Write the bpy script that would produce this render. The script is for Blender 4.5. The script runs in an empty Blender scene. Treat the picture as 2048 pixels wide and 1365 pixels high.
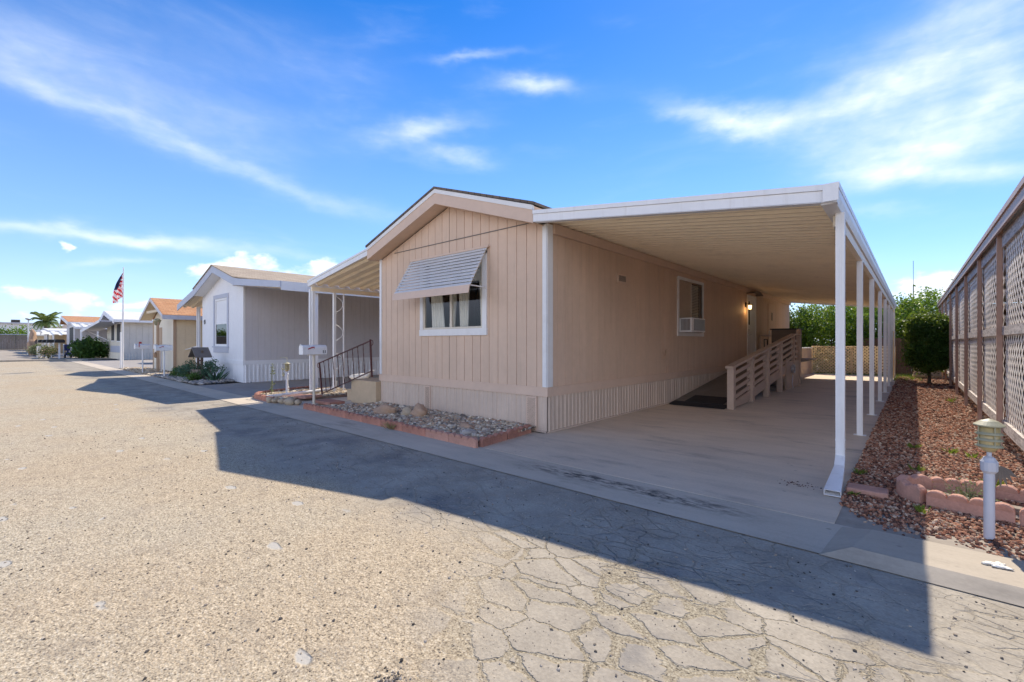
import bpy, bmesh, math, random
import numpy as np
from mathutils import Vector, Matrix
R = math.radians
SC = bpy.context.scene
COL = SC.collection

# ------------------------------------------------------------------ camera
cam_d = bpy.data.cameras.new('camera'); cam = bpy.data.objects.new('camera', cam_d); COL.objects.link(cam)
cam_d.sensor_width = 36; cam_d.lens = 16.0; cam_d.shift_y = 0.0017
cam_d.clip_start = 0.05; cam_d.clip_end = 3000
cam.location = (0, 0, 1.35); cam.rotation_euler = (R(90), 0, R(41.5))
SC.camera = cam

# ------------------------------------------------------------------ light
SUN_DIR = Vector((-0.205, 0.865, 1.0)).normalized()
sun_d = bpy.data.lights.new('sun', 'SUN'); sun = bpy.data.objects.new('sun', sun_d); COL.objects.link(sun)
sun_d.energy = 3.9; sun_d.angle = R(0.53); sun_d.color = (1.0, 0.90, 0.75)
sun.rotation_euler = (-SUN_DIR).to_track_quat('-Z', 'Y').to_euler()
SC.view_settings.view_transform = 'Standard'
SC.view_settings.look = 'None'
SC.view_settings.gamma = 1.0
SC.view_settings.exposure = 0.73
SC.cycles.max_bounces = 12
SC.cycles.diffuse_bounces = 9
SC.cycles.transparent_max_bounces = 16

# ------------------------------------------------------------------ node helpers
class NT:
    def __init__(s, nt): s.nt = nt; s.n = nt.nodes; s.l = nt.links
    def new(s, t, **kw):
        n = s.n.new(t)
        for k, v in kw.items(): setattr(n, k, v)
        return n
    def put(s, sock, v):
        if v is None: return
        if isinstance(v, bpy.types.NodeSocket): s.l.new(v, sock)
        else:
            if isinstance(v, (tuple, list)) and len(v) == 3 and sock.type == 'RGBA': v = (*v, 1)
            sock.default_value = v
    def m(s, op, a, b=None, c=None, clamp=False):
        n = s.new('ShaderNodeMath', operation=op); n.use_clamp = clamp
        for i, v in enumerate((a, b, c)):
            if v is not None: s.put(n.inputs[i], v)
        return n.outputs[0]
    def mix(s, f, a, b, blend='MIX'):
        n = s.new('ShaderNodeMix', data_type='RGBA', blend_type=blend)
        s.put(n.inputs[0], f); s.put(n.inputs[6], a); s.put(n.inputs[7], b)
        return n.outputs[2]
    def ramp(s, f, stops, interp='LINEAR'):
        n = s.new('ShaderNodeValToRGB'); r = n.color_ramp; r.interpolation = interp
        while len(r.elements) < len(stops): r.elements.new(0.5)
        for e, (p, c) in zip(r.elements, stops):
            e.position = p; e.color = (*c, 1) if len(c) == 3 else c
        s.put(n.inputs[0], f); return n.outputs[0]
    def ss(s, v, a, b):                      # smoothstep
        n = s.new('ShaderNodeMapRange', interpolation_type='SMOOTHSTEP')
        s.put(n.inputs[0], v); s.put(n.inputs[1], a); s.put(n.inputs[2], b)
        return n.outputs[0]
    def map(s, vec, scale=(1, 1, 1), rot=(0, 0, 0), loc=(0, 0, 0)):
        n = s.new('ShaderNodeMapping'); s.put(n.inputs[0], vec)
        n.inputs[1].default_value = loc; n.inputs[2].default_value = rot; n.inputs[3].default_value = scale
        return n.outputs[0]
    def noise(s, vec, scale, detail=4, rough=0.55, dist=0.0, col=False):
        n = s.new('ShaderNodeTexNoise'); s.put(n.inputs['Vector'], vec)
        n.inputs['Scale'].default_value = scale; n.inputs['Detail'].default_value = detail
        n.inputs['Roughness'].default_value = rough; n.inputs['Distortion'].default_value = dist
        return n.outputs[1 if col else 0]
    def vor(s, vec, scale, feature='F1', rnd=1.0):
        n = s.new('ShaderNodeTexVoronoi', feature=feature); s.put(n.inputs['Vector'], vec)
        n.inputs['Scale'].default_value = scale; n.inputs['Randomness'].default_value = rnd
        return n.outputs
    def bump(s, h, strength=0.3, dist=0.02, normal=None):
        n = s.new('ShaderNodeBump'); s.put(n.inputs['Height'], h)
        n.inputs['Strength'].default_value = strength; n.inputs['Distance'].default_value = dist
        if normal is not None: s.put(n.inputs['Normal'], normal)
        return n.outputs[0]

def new_mat(name):
    m = bpy.data.materials.new(name); m.use_nodes = True
    t = NT(m.node_tree)
    bs = t.n['Principled BSDF']
    return m, t, bs

def objc(t): return t.new('ShaderNodeTexCoord').outputs['Object']

def paint(name, col, rough=0.55, var=0.10, scale=1.5, bump=0.15, bscale=60, dirt=None, dirt_amt=0.4, metal=0.0, streak=False, spec=0.4, plank=0.0):
    m, t, bs = new_mat(name)
    o = objc(t)
    n1 = t.noise(o, scale, 5, 0.6)
    n2 = t.noise(o, scale * 9, 4, 0.6)
    f = t.m('ADD', t.m('MULTIPLY', n1, 0.65), t.m('MULTIPLY', n2, 0.35))
    lo = tuple(c * (1 - var * 1.6) for c in col); hi = tuple(min(1, c * (1 + var)) for c in col)
    c = t.ramp(f, [(0.3, lo), (0.7, hi)])
    if dirt:
        v = t.map(o, (6, 6, 0.5)) if streak else o
        d = t.noise(v, 1.3 if streak else 2.2, 6, 0.68)
        c = t.mix(t.m('MULTIPLY', t.ss(d, 0.5, 0.75), dirt_amt), c, dirt)
    if plank:
        g = t.new('ShaderNodeNewGeometry')
        k = t.m('ADD', 1 - plank, t.m('MULTIPLY', g.outputs['Random Per Island'], 2 * plank))
        kk = t.new('ShaderNodeCombineColor'); [t.put(kk.inputs[i], k) for i in range(3)]
        c = t.mix(1.0, c, kk.outputs[0], 'MULTIPLY')
    t.put(bs.inputs['Base Color'], c)
    bs.inputs['Roughness'].default_value = rough; bs.inputs['Metallic'].default_value = metal
    bs.inputs['Specular IOR Level'].default_value = spec
    if bump: t.put(bs.inputs['Normal'], t.bump(t.noise(o, bscale, 3), bump, 0.004))
    return m

def island_mat(name, stops, rough=0.8, bump=0.4, bscale=90, speck=0.25, spec=0.25):
    m, t, bs = new_mat(name)
    g = t.new('ShaderNodeNewGeometry')
    c = t.ramp(g.outputs['Random Per Island'], stops)
    o = objc(t)
    n = t.noise(o, bscale, 3, 0.6)
    c = t.mix(t.m('MULTIPLY', t.ss(n, 0.4, 0.7), speck), c, (0.05, 0.04, 0.035))
    t.put(bs.inputs['Base Color'], c); bs.inputs['Roughness'].default_value = rough
    bs.inputs['Specular IOR Level'].default_value = spec
    t.put(bs.inputs['Normal'], t.bump(n, bump, 0.006))
    return m

def leaf_mat(name, stops, trans=0.35, rough=0.45):
    m, t, bs = new_mat(name)
    g = t.new('ShaderNodeNewGeometry')
    o = objc(t)
    f = t.m('ADD', t.m('MULTIPLY', g.outputs['Random Per Island'], 0.6), t.m('MULTIPLY', t.noise(o, 1.6, 3), 0.4))
    c = t.ramp(f, stops)
    t.put(bs.inputs['Base Color'], c); bs.inputs['Roughness'].default_value = rough
    bs.inputs['Specular IOR Level'].default_value = 0.3
    tr = t.new('ShaderNodeBsdfTranslucent'); t.put(tr.inputs[0], t.mix(0.5, c, (0.35, 0.42, 0.03)))
    mx = t.new('ShaderNodeMixShader'); mx.inputs[0].default_value = trans
    t.l.new(bs.outputs[0], mx.inputs[1]); t.l.new(tr.outputs[0], mx.inputs[2])
    t.l.new(mx.outputs[0], t.n['Material Output'].inputs[0])
    return m

def glass_mat(name, tint=(0.93, 0.95, 0.95), ior=1.45, extra=0.0):
    m, t, bs = new_mat(name)
    t.n.remove(bs)
    tr = t.new('ShaderNodeBsdfTransparent'); tr.inputs[0].default_value = (*tint, 1)
    gl = t.new('ShaderNodeBsdfGlossy'); gl.inputs['Roughness'].default_value = 0.01
    fr = t.new('ShaderNodeFresnel'); fr.inputs[0].default_value = ior
    mx = t.new('ShaderNodeMixShader'); t.put(mx.inputs[0], t.m('ADD', fr.outputs[0], extra, clamp=True))
    t.l.new(tr.outputs[0], mx.inputs[1]); t.l.new(gl.outputs[0], mx.inputs[2])
    t.l.new(mx.outputs[0], t.n['Material Output'].inputs[0])
    return m

# ------------------------------------------------------------------ sky
def build_world():
    w = bpy.data.worlds.new('World'); SC.world = w; w.use_nodes = True
    t = NT(w.node_tree); bg = t.n['Background']
    sky = t.new('ShaderNodeTexSky'); sky.sky_type = 'NISHITA'; sky.sun_disc = False
    sky.sun_elevation = math.asin(SUN_DIR.z); sky.sun_rotation = math.atan2(SUN_DIR.x, SUN_DIR.y)
    sky.air_density = 1.0; sky.dust_density = 0.08; sky.ozone_density = 2.5; sky.altitude = 300
    hs = t.new('ShaderNodeHueSaturation'); hs.inputs['Saturation'].default_value = 1.4; hs.inputs['Value'].default_value = 1.0
    t.l.new(sky.outputs[0], hs.inputs['Color'])
    skyc = hs.outputs[0]
    d = t.new('ShaderNodeTexCoord').outputs['Generated']
    sp = t.new('ShaderNodeSeparateXYZ'); t.l.new(d, sp.inputs[0])
    X, Y, Z = sp.outputs
    az = t.m('ARCTAN2', X, Y)                      # clockwise from +Y
    el = t.m('ARCSINE', Z)
    c0 = t.new('ShaderNodeCombineXYZ'); t.l.new(az, c0.inputs[0]); t.l.new(el, c0.inputs[1])
    wn = t.noise(t.map(c0.outputs[0], (1, 2.2, 1)), 7.5, 5, .55, col=True)
    ws = t.new('ShaderNodeSeparateColor'); t.l.new(wn, ws.inputs[0])
    azw = t.m('ADD', az, t.m('MULTIPLY', t.m('SUBTRACT', ws.outputs[0], .5), .16))
    elw = t.m('ADD', el, t.m('MULTIPLY', t.m('SUBTRACT', ws.outputs[1], .5), .055))
    # (az deg, el deg, half-length deg, half-width deg, tilt deg, weight)
    cirrus = [(0.7, 23.6, 6.81, 4.64, 12.4, 0.62), (-16.4, 23.9, 5.99, 1.08, -23.7, 0.85), (-9.6, 22.8, 5.78, 1.2, -2.7, 0.8), (-2.5, 23.0, 4.92, 2.0, 12.1, 0.6), (1.7, 18.4, 7.14, 2.34, 1.9, 0.9), (2.4, 14.9, 7.07, 1.09, -8.5, 0.8), (-1.0, 16.4, 6.77, 1.38, 12.5, 0.5), (5.2, 26.0, 3.62, 3.09, 16.4, 0.5), (-38.6, 29.4, 4.64, 0.81, -4.0, 0.95), (-52.9, 24.5, 5.0, 1.11, 12.1, 0.9), (-47.5, 21.9, 3.73, 0.92, -5.3, 0.65), (-46.1, 31.9, 4.52, 0.41, 7.5, 0.5), (-87.2, 21.0, 4.63, 0.61, -6.9, 0.42), (-78.0, 19.5, 9.92, 0.71, -13.2, 0.38), (-65.4, 16.8, 11.68, 1.09, -12.2, 0.28), (-86.3, 23.8, 6.4, 2.75, -1.4, 0.28), (-75.9, 22.2, 10.01, 2.76, -2.9, 0.3), (-84.3, 9.9, 8.77, 0.58, 3.5, 1.0), (-75.1, 9.9, 11.19, 0.56, 0.4, 0.5), (-83.0, 7.6, 3.18, 0.32, 6.7, 0.5), (-71.4, 28.3, 12.32, 3.86, 4.5, 0.16), (-2.5, 12.8, 3.02, 0.55, -10.1, 0.35), (6.4, 19.7, 1.71, 2.1, -20.4, 0.6)]
    cumul = [(-88.4, 4.6, 2.2, 0.77, 4.9, 0.95), (-85.3, 4.3, 1.8, 0.9, 4.1, 1.05), (-81.3, 3.6, 1.86, 0.67, 3.0, 0.75), (-87.2, 2.5, 4.93, 0.53, 2.6, 0.65), (-78.8, 4.3, 1.59, 0.6, 3.3, 0.6), (-87.1, 8.5, 0.68, 0.47, 8.6, 1.0), (-72.1, 8.4, 3.24, 1.37, 4.9, 1.1), (-74.6, 7.4, 2.64, 1.03, 4.8, 0.8), (-63.8, 8.9, 2.24, 1.36, 3.6, 1.05), (-67.0, 7.1, 8.14, 1.12, 3.3, 0.7), (0.7, 5.0, 2.59, 1.38, -4.5, 1.1), (2.7, 5.2, 1.94, 1.34, -5.1, 1.0), (4.3, 4.2, 1.84, 1.31, -4.3, 0.9), (-4.9, 4.3, 3.65, 1.0, -3.2, 0.7),
             (40, 6, 9, 3, 0, 1.0), (75, 5, 12, 3, 0, 1.0), (130, 6, 14, 3.5, 0, 1.0), (-120, 5, 12, 3, 0, 1.0), (-160, 6, 12, 3.4, 0, 1.0)]
    def field(lst):
        tot = None
        for a0, e0, ra, rb, ti, wt in lst:
            c, s_ = math.cos(R(ti)), math.sin(R(ti)); k = math.cos(R(e0))
            dx = t.m('MULTIPLY', t.m('SUBTRACT', azw, R(a0)), k); dy = t.m('SUBTRACT', elw, R(e0))
            a = t.m('ADD', t.m('MULTIPLY', dx, c / R(ra)), t.m('MULTIPLY', dy, s_ / R(ra)))
            b = t.m('ADD', t.m('MULTIPLY', dx, -s_ / R(rb)), t.m('MULTIPLY', dy, c / R(rb)))
            q = t.m('ADD', t.m('MULTIPLY', a, a), t.m('MULTIPLY', b, b))
            g = t.m('MULTIPLY', t.m('EXPONENT', t.m('MULTIPLY', q, -1.0)), wt)
            tot = g if tot is None else t.m('ADD', tot, g)
        return tot
    cb = t.new('ShaderNodeCombineXYZ'); t.l.new(az, cb.inputs[0]); t.l.new(el, cb.inputs[1])
    v = cb.outputs[0]
    warp = t.noise(v, 3.0, 3, 0.5, col=True)
    vw = t.new('ShaderNodeMix', data_type='VECTOR'); vw.inputs[0].default_value = 0.06
    t.l.new(v, vw.inputs[4]); t.l.new(warp, vw.inputs[5])
    n1 = t.noise(t.map(vw.outputs[1], (3.2, 11, 1), (0, 0, R(9))), 1.6, 7, 0.55, 0.4)
    n2 = t.noise(t.map(vw.outputs[1], (2.2, 13, 1), (0, 0, R(12))), 1.5, 6, 0.55, 0.4)
    f1 = field(cirrus)
    nn = t.m('ADD', t.m('MULTIPLY', n1, 0.6), t.m('MULTIPLY', n2, 0.4))
    cir = t.m('MULTIPLY', f1, t.ss(nn, 0.0, 0.95))
    cir = t.m('ADD', cir, t.m('MULTIPLY', t.ss(nn, 0.48, 0.85), 0.12))
    cir = t.m('MINIMUM', t.m('MULTIPLY', cir, 1.0), 0.90)
    f2 = field(cumul)
    n3 = t.noise(t.map(v, (1, 1.5, 1)), 26, 6, 0.52, 0.2)
    cu = t.ss(t.m('ADD', f2, t.m('MULTIPLY', t.m('SUBTRACT', n3, 0.5), 1.5)), 0.40, 1.02)
    haze = t.m('ADD', t.m('MULTIPLY', t.m('SUBTRACT', 1.0, t.ss(el, R(-1), R(11))), 0.35), t.m('MULTIPLY', t.m('SUBTRACT', 1.0, t.ss(el, R(0), R(40))), 0.36))
    cl = t.m('MAXIMUM', cir, t.m('MULTIPLY', cu, 0.96))
    hz = t.mix(haze, t.mix(1.0, skyc, (1.0, 1.0, 1.22), 'MULTIPLY'), (5.0, 6.8, 9.4))
    dens = t.ss(n3, 0.3, 0.7)
    cloudc = t.mix(dens, (6.4, 7.3, 8.6), (8.2, 8.5, 8.8))
    out = t.mix(cl, hz, cloudc)
    # bank of unseen bright cloud added behind the camera as fill light for walls
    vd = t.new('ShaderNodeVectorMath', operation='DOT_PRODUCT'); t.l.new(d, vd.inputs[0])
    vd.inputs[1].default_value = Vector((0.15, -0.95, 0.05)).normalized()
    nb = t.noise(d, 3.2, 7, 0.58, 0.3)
    fill_bank = t.ss(t.m('ADD', vd.outputs['Value'], t.m('MULTIPLY', t.m('SUBTRACT', nb, 0.5), 1.1)), 0.30, 0.48)
    fill_bank = t.m('MULTIPLY', fill_bank, t.m('MULTIPLY', t.ss(el, R(1), R(6)), t.m('SUBTRACT', 1, t.ss(t.m('ADD', el, t.m('MULTIPLY', nb, .25)), R(28), R(42)))))
    out = t.mix(fill_bank, out, t.mix(t.ss(nb, .4, .62), (8, 9, 11.8), (13, 14, 17)))
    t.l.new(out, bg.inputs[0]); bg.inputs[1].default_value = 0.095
    w.cycles.sampling_method = 'MANUAL'; w.cycles.sample_map_resolution = 512
build_world()

# ------------------------------------------------------------------ mesh helpers
ORIG = {}
def tag(o, label=None, cat=None, group=None, kind=None):
    if label: o['label'] = label
    if cat: o['category'] = cat
    if group: o['group'] = group
    if kind: o['kind'] = kind
    return o

def thing(name, label, cat, loc=(0, 0, 0), group=None):
    o = bpy.data.objects.new(name, None); COL.objects.link(o); o.location = loc
    o.empty_display_size = 0.2
    ORIG[o.name] = Vector(loc)
    return tag(o, label, cat, group)

def copy_tree(o, parent=None):
    c = o.copy(); COL.objects.link(c)
    if parent is not None: c.parent = parent
    for ch in list(o.children): copy_tree(ch, c)
    return c

class MB:
    def __init__(s): s.v = []; s.f = []; s.mi = []; s.cur = 0; s.sm = []
    def add(s, vs, fs, smooth=False):
        b = len(s.v); s.v.extend([tuple(p) for p in vs])
        for f in fs: s.f.append([b + i for i in f]); s.mi.append(s.cur); s.sm.append(smooth)
    def box(s, x0, x1, y0, y1, z0, z1):
        v = [(x0, y0, z0), (x1, y0, z0), (x1, y1, z0), (x0, y1, z0), (x0, y0, z1), (x1, y0, z1), (x1, y1, z1), (x0, y1, z1)]
        s.add(v, [(0, 3, 2, 1), (4, 5, 6, 7), (0, 1, 5, 4), (1, 2, 6, 5), (2, 3, 7, 6), (3, 0, 4, 7)])
    def bbox(s, x0, x1, y0, y1, z0, z1, b=0.006):       # box with bevelled vertical + top edges (octagonal plan)
        pts = [(x0 + b, y0), (x1 - b, y0), (x1, y0 + b), (x1, y1 - b), (x1 - b, y1), (x0 + b, y1), (x0, y1 - b), (x0, y0 + b)]
        cx, cy = (x0 + x1) / 2, (y0 + y1) / 2
        def ins(p, d): return (p[0] - math.copysign(min(d, abs(p[0] - cx)), p[0] - cx), p[1] - math.copysign(min(d, abs(p[1] - cy)), p[1] - cy))
        v = [(*p, z0) for p in pts] + [(*p, z1 - b) for p in pts] + [(*ins(p, b), z1) for p in pts]
        f = [tuple(reversed(range(8))), tuple(range(16, 24))]
        for k in (0, 8):
            for i in range(8):
                j = (i + 1) % 8; f.append((k + i, k + j, k + 8 + j, k + 8 + i))
        s.add(v, f)
    def prism(s, poly, n0, n1, axis='y'):
        # poly: list of 2D points; axis y: (x,z) extruded in y; x: (y,z) extruded in x; z: (x,y) extruded in z
        def P(p, k):
            return {'y': (p[0], k, p[1]), 'x': (k, p[0], p[1]), 'z': (p[0], p[1], k)}[axis]
        n = len(poly)
        v = [P(p, n0) for p in poly] + [P(p, n1) for p in poly]
        f = [tuple(range(n)), tuple(reversed(range(n, 2 * n)))]
        for i in range(n):
            j = (i + 1) % n; f.append((i, n + i, n + j, j))
        s.add(v, f)
    def beam(s, p, q, w, h, up=(0, 0, 1)):
        p, q = Vector(p), Vector(q); d = (q - p).normalized(); u = Vector(up)
        if abs(d.dot(u)) > 0.98: u = Vector((0, 1, 0))
        r = d.cross(u).normalized(); u = r.cross(d).normalized()
        v = []
        for e in (p, q):
            for a, b in ((-1, -1), (1, -1), (1, 1), (-1, 1)): v.append(e + r * (a * w / 2) + u * (b * h / 2))
        s.add(v, [(0, 1, 2, 3), (7, 6, 5, 4), (0, 4, 5, 1), (1, 5, 6, 2), (2, 6, 7, 3), (3, 7, 4, 0)])
    def tube(s, pts, r, n=8, caps=True, smooth=True):
        pts = [Vector(p) for p in pts]; rs = r if isinstance(r, (list, tuple)) else [r] * len(pts)
        rings = []; prev = None
        for i, p in enumerate(pts):
            d = (pts[min(i + 1, len(pts) - 1)] - pts[max(i - 1, 0)]).normalized()
            if prev is None:
                a = Vector((0, 0, 1)) if abs(d.z) < 0.9 else Vector((1, 0, 0))
                u = d.cross(a).normalized()
            else: u = (prev - d * prev.dot(d)).normalized()
            prev = u; w = d.cross(u)
            rings.append([p + (u * math.cos(2 * math.pi * k / n) + w * math.sin(2 * math.pi * k / n)) * rs[i] for k in range(n)])
        v = [q for rr in rings for q in rr]; f = []
        for i in range(len(pts) - 1):
            for k in range(n):
                j = (k + 1) % n; f.append((i * n + k, i * n + j, (i + 1) * n + j, (i + 1) * n + k))
        s.add(v, f, smooth)
        if caps:
            s.add(rings[0], [tuple(reversed(range(n)))]); s.add(rings[-1], [tuple(range(n))])
    def lathe(s, prof, c=(0, 0, 0), n=16, smooth=True):
        v = []; f = []
        for r, z in prof:
            for k in range(n):
                a = 2 * math.pi * k / n; v.append((c[0] + r * math.cos(a), c[1] + r * math.sin(a), c[2] + z))
        for i in range(len(prof) - 1):
            for k in range(n):
                j = (k + 1) % n; f.append((i * n + k, i * n + j, (i + 1) * n + j, (i + 1) * n + k))
        s.add(v, f, smooth)
    def rock(s, c, rx, ry, rz, seed=0, sub=2, rough=0.18):
        bm = bmesh.new(); bmesh.ops.create_icosphere(bm, subdivisions=sub, radius=1)
        rg = random.Random(seed); ph = [rg.uniform(0, 6.28) for _ in range(6)]; a = rg.uniform(0, 6.28)
        ca, sa = math.cos(a), math.sin(a); v = []
        for q in bm.verts:
            x, y, z = q.co
            k = 1 + rough * (math.sin(2.3 * x + ph[0]) * math.sin(2.9 * y + ph[1]) + 0.6 * math.sin(4.7 * z + ph[2] + 3 * x)) + rough * 0.35 * math.sin(7 * x + ph[3]) * math.sin(8 * y + ph[4])
            x, y, z = x * k * rx, y * k * ry, z * k * rz
            v.append((c[0] + x * ca - y * sa, c[1] + x * sa + y * ca, c[2] + z))
        s.add(v, [tuple(q.index for q in f.verts) for f in bm.faces], True); bm.free()
    def build(s, name, mat, parent=None, label=None, origin=None):
        me = bpy.data.meshes.new(name)
        o0 = Vector((0, 0, 0))
        if parent is not None: o0 = ORIG.get(parent.name, Vector((0, 0, 0)))
        elif origin is not None: o0 = Vector(origin)
        vv = np.array(s.v, dtype=float) - np.array(o0)
        me.from_pydata(vv.tolist(), [], s.f)
        for m in (mat if isinstance(mat, (list, tuple)) else [mat]): me.materials.append(m)
        me.polygons.foreach_set('material_index', s.mi); me.polygons.foreach_set('use_smooth', s.sm)
        me.update()
        o = bpy.data.objects.new(name, me); COL.objects.link(o)
        if parent is not None: o.parent = parent; ORIG[o.name] = o0
        else: o.location = o0; ORIG[o.name] = o0
        if label: o['label'] = label
        return o

def cells(s0, s1, z0, ztop, plank, opens, peak=None):
    cuts = {round(s0, 4), round(s1, 4)}
    n = int((s1 - s0) / plank)
    gro = [s0 + k * plank for k in range(1, n + 1) if s0 + k * plank < s1 - 0.03]
    for g in gro: cuts.add(round(g, 4))
    for a, b, c, d in opens: cuts.add(round(a, 4)); cuts.add(round(b, 4))
    if peak is not None: cuts.add(round(peak, 4))
    cuts = sorted(cuts); gs = {round(g, 4) for g in gro}
    for a, b in zip(cuts[:-1], cuts[1:]):
        if b - a < 0.002: continue
        mid = (a + b) / 2; segs = [(z0, None)]
        for oa, ob, oc, od in opens:
            if oa - 1e-4 <= mid <= ob + 1e-4:
                ns = []
                for l, h in segs:
                    if h is None or h > oc: ns.append((l, oc))
                    ns.append((od, h))
                segs = ns
        for l, h in segs:
            yield a, b, l, h, a in gs, b in gs

def siding(mb, axis, plane, out, s0, s1, z0, ztop, plank=0.2, gap=0.009, dep=0.011, th=0.06, opens=(), peak=None):
    """vertical grooved board wall. axis 'x' : wall runs along x at y=plane (outward sign out in y); 'y' : along y at x=plane."""
    zt = ztop if callable(ztop) else (lambda q: ztop)
    ax = 'y' if axis == 'x' else 'x'
    for a, b, l, h, ga, gb in cells(s0, s1, z0, ztop, plank, opens, peak):
        ta, tb = (zt(a), zt(b)) if h is None else (h, h)
        mb.prism([(a, l), (b, l), (b, tb), (a, ta)], plane - out * th, plane - out * dep, ax)
        a2 = a + (gap / 2 if ga else 0); b2 = b - (gap / 2 if gb else 0)
        mb.prism([(a2, l), (b2, l), (b2, tb - (gap / 2 if 0 else 0)), (a2, ta)], plane - out * dep, plane, ax)

def ribs(mb, axis, plane, out, s0, s1, z0, z1, period=0.105, dep=0.010, seam=4):
    """ribbed vertical metal skirting as a folded sheet"""
    pts = []; s = s0; k = 0
    while s < s1 - 1e-6:
        for f, d in ((0, 0), (0.30, 0), (0.40, 1), (0.62, 1), (0.72, 0)):
            q = s + f * period
            if q <= s1: pts.append((q, d * dep * (1.6 if k % seam == 0 else 1)))
        s += period; k += 1
    pts.append((s1, 0))
    v = []
    for q, d in pts:
        w = plane + out * d
        for z in (z0, z1): v.append((q, w, z) if axis == 'x' else (w, q, z))
    mb.add(v, [(2 * i, 2 * i + 2, 2 * i + 3, 2 * i + 1) for i in range(len(pts) - 1)])

def pans(mb, x0, za, x1, zb, y0, y1, period=0.205, dep=0.06, fl=0.62):
    """corrugated pan roof: ribs along x, profile repeated along y"""
    pts = []; y = y0
    while y < y1 - 1e-6:
        for f, d in ((0, 0), (fl, 0), (fl + 0.10, 1), (0.90, 1)):
            q = y + f * period
            if q <= y1: pts.append((q, -d * dep))
        y += period
    pts.append((y1, 0))
    v = []
    for q, d in pts: v += [(x0, q, za + d), (x1, q, zb + d)]
    mb.add(v, [(2 * i, 2 * i + 1, 2 * i + 3, 2 * i + 2) for i in range(len(pts) - 1)])

def scatter_rocks(name, pts, sizes, mat, flat=0.6, seed=1, z=0.0, parent=None):
    """many small stones as one mesh; pts (n,2) or (n,3)"""
    rg = np.random.default_rng(seed)
    bm = bmesh.new(); bmesh.ops.create_icosphere(bm, subdivisions=1, radius=1)
    bv = np.array([v.co[:] for v in bm.verts]); bf = np.array([[v.index for v in f.verts] for f in bm.faces]); bm.free()
    n = len(pts); nv = len(bv)
    sc = np.stack([sizes * rg.uniform(.75, 1.35, n), sizes * rg.uniform(.6, 1.05, n), sizes * flat * rg.uniform(.7, 1.3, n)], 1)
    ang = rg.uniform(0, 6.283, n); tilt = rg.normal(0, .35, n)
    P = bv[None] * (1 + rg.uniform(-.22, .22, (n, nv, 1))) * sc[:, None, :]
    ct, st = np.cos(tilt)[:, None], np.sin(tilt)[:, None]
    x, z_ = P[..., 0] * ct - P[..., 2] * st, P[..., 0] * st + P[..., 2] * ct
    ca, sa = np.cos(ang)[:, None], np.sin(ang)[:, None]
    X, Y = x * ca - P[..., 1] * sa, x * sa + P[..., 1] * ca
    zz = pts[:, 2] if pts.shape[1] == 3 else np.full(n, z)
    V = np.stack([X + pts[:, 0:1], Y + pts[:, 1:2], z_ + zz[:, None] + (sc[:, 2] * .45)[:, None]], -1).reshape(-1, 3)
    Fc = (bf[None] + (np.arange(n) * nv)[:, None, None]).reshape(-1, 3)
    me = bpy.data.meshes.new(name); me.from_pydata(V.tolist(), [], Fc.tolist()); me.materials.append(mat)
    o = bpy.data.objects.new(name, me); COL.objects.link(o)
    return o

def leaves(mb, pts, size, rg, up=0.25, asp=0.5):
    for p in pts:
        d = Vector((rg.gauss(0, 1), rg.gauss(0, 1), rg.gauss(0, 1) - up)).normalized()
        a = Vector((rg.gauss(0, 1), rg.gauss(0, 1), rg.gauss(0, 1))).normalized()
        r = d.cross(a)
        if r.length < 1e-3: continue
        r.normalize(); L = size * rg.uniform(.7, 1.3); w = L * asp
        p = Vector(p); nrm = d.cross(r) * (L * .08)
        mb.add([p, p + d * L * .45 + r * w * .5 + nrm, p + d * L, p + d * L * .45 - r * w * .5 + nrm], [(0, 1, 2, 3)])

def crown_pts(rg, c, rad, nclump, nleaf, spread, shell=0.55, low=-1.0, boxy=1.0):
    out = []
    for _ in range(nclump):
        while True:
            v = Vector((rg.uniform(-1, 1), rg.uniform(-1, 1), rg.uniform(low, 1)))
            if shell < v.length < 1: break
        if boxy != 1.0: v = Vector([math.copysign(abs(q) ** boxy, q) for q in v])
        cc = Vector(c) + Vector((v.x * rad[0], v.y * rad[1], v.z * rad[2]))
        k = rg.uniform(.6, 1.4)
        for _ in range(int(nleaf * k)):
            out.append(cc + Vector((rg.gauss(0, spread * k), rg.gauss(0, spread * k), rg.gauss(0, spread * .8 * k))))
    return out

def text_part(name, txt, size, mat, parent, mtx, ext=0.002):
    cu = bpy.data.curves.new('text_tmp', 'FONT'); cu.body = txt; cu.size = size; cu.extrude = ext; cu.offset = size * .03
    cu.align_x = 'CENTER'; cu.align_y = 'CENTER'
    ob = bpy.data.objects.new('text_tmp', cu); COL.objects.link(ob)
    dg = bpy.context.evaluated_depsgraph_get(); dg.update()
    me = bpy.data.meshes.new_from_object(ob.evaluated_get(dg))
    bpy.data.objects.remove(ob); bpy.data.curves.remove(cu)
    me.transform(mtx); me.materials.clear(); me.materials.append(mat); me.name = name
    o = bpy.data.objects.new(name, me); COL.objects.link(o); o.parent = parent
    ORIG[o.name] = ORIG.get(parent.name, Vector((0, 0, 0)))
    return o

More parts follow.
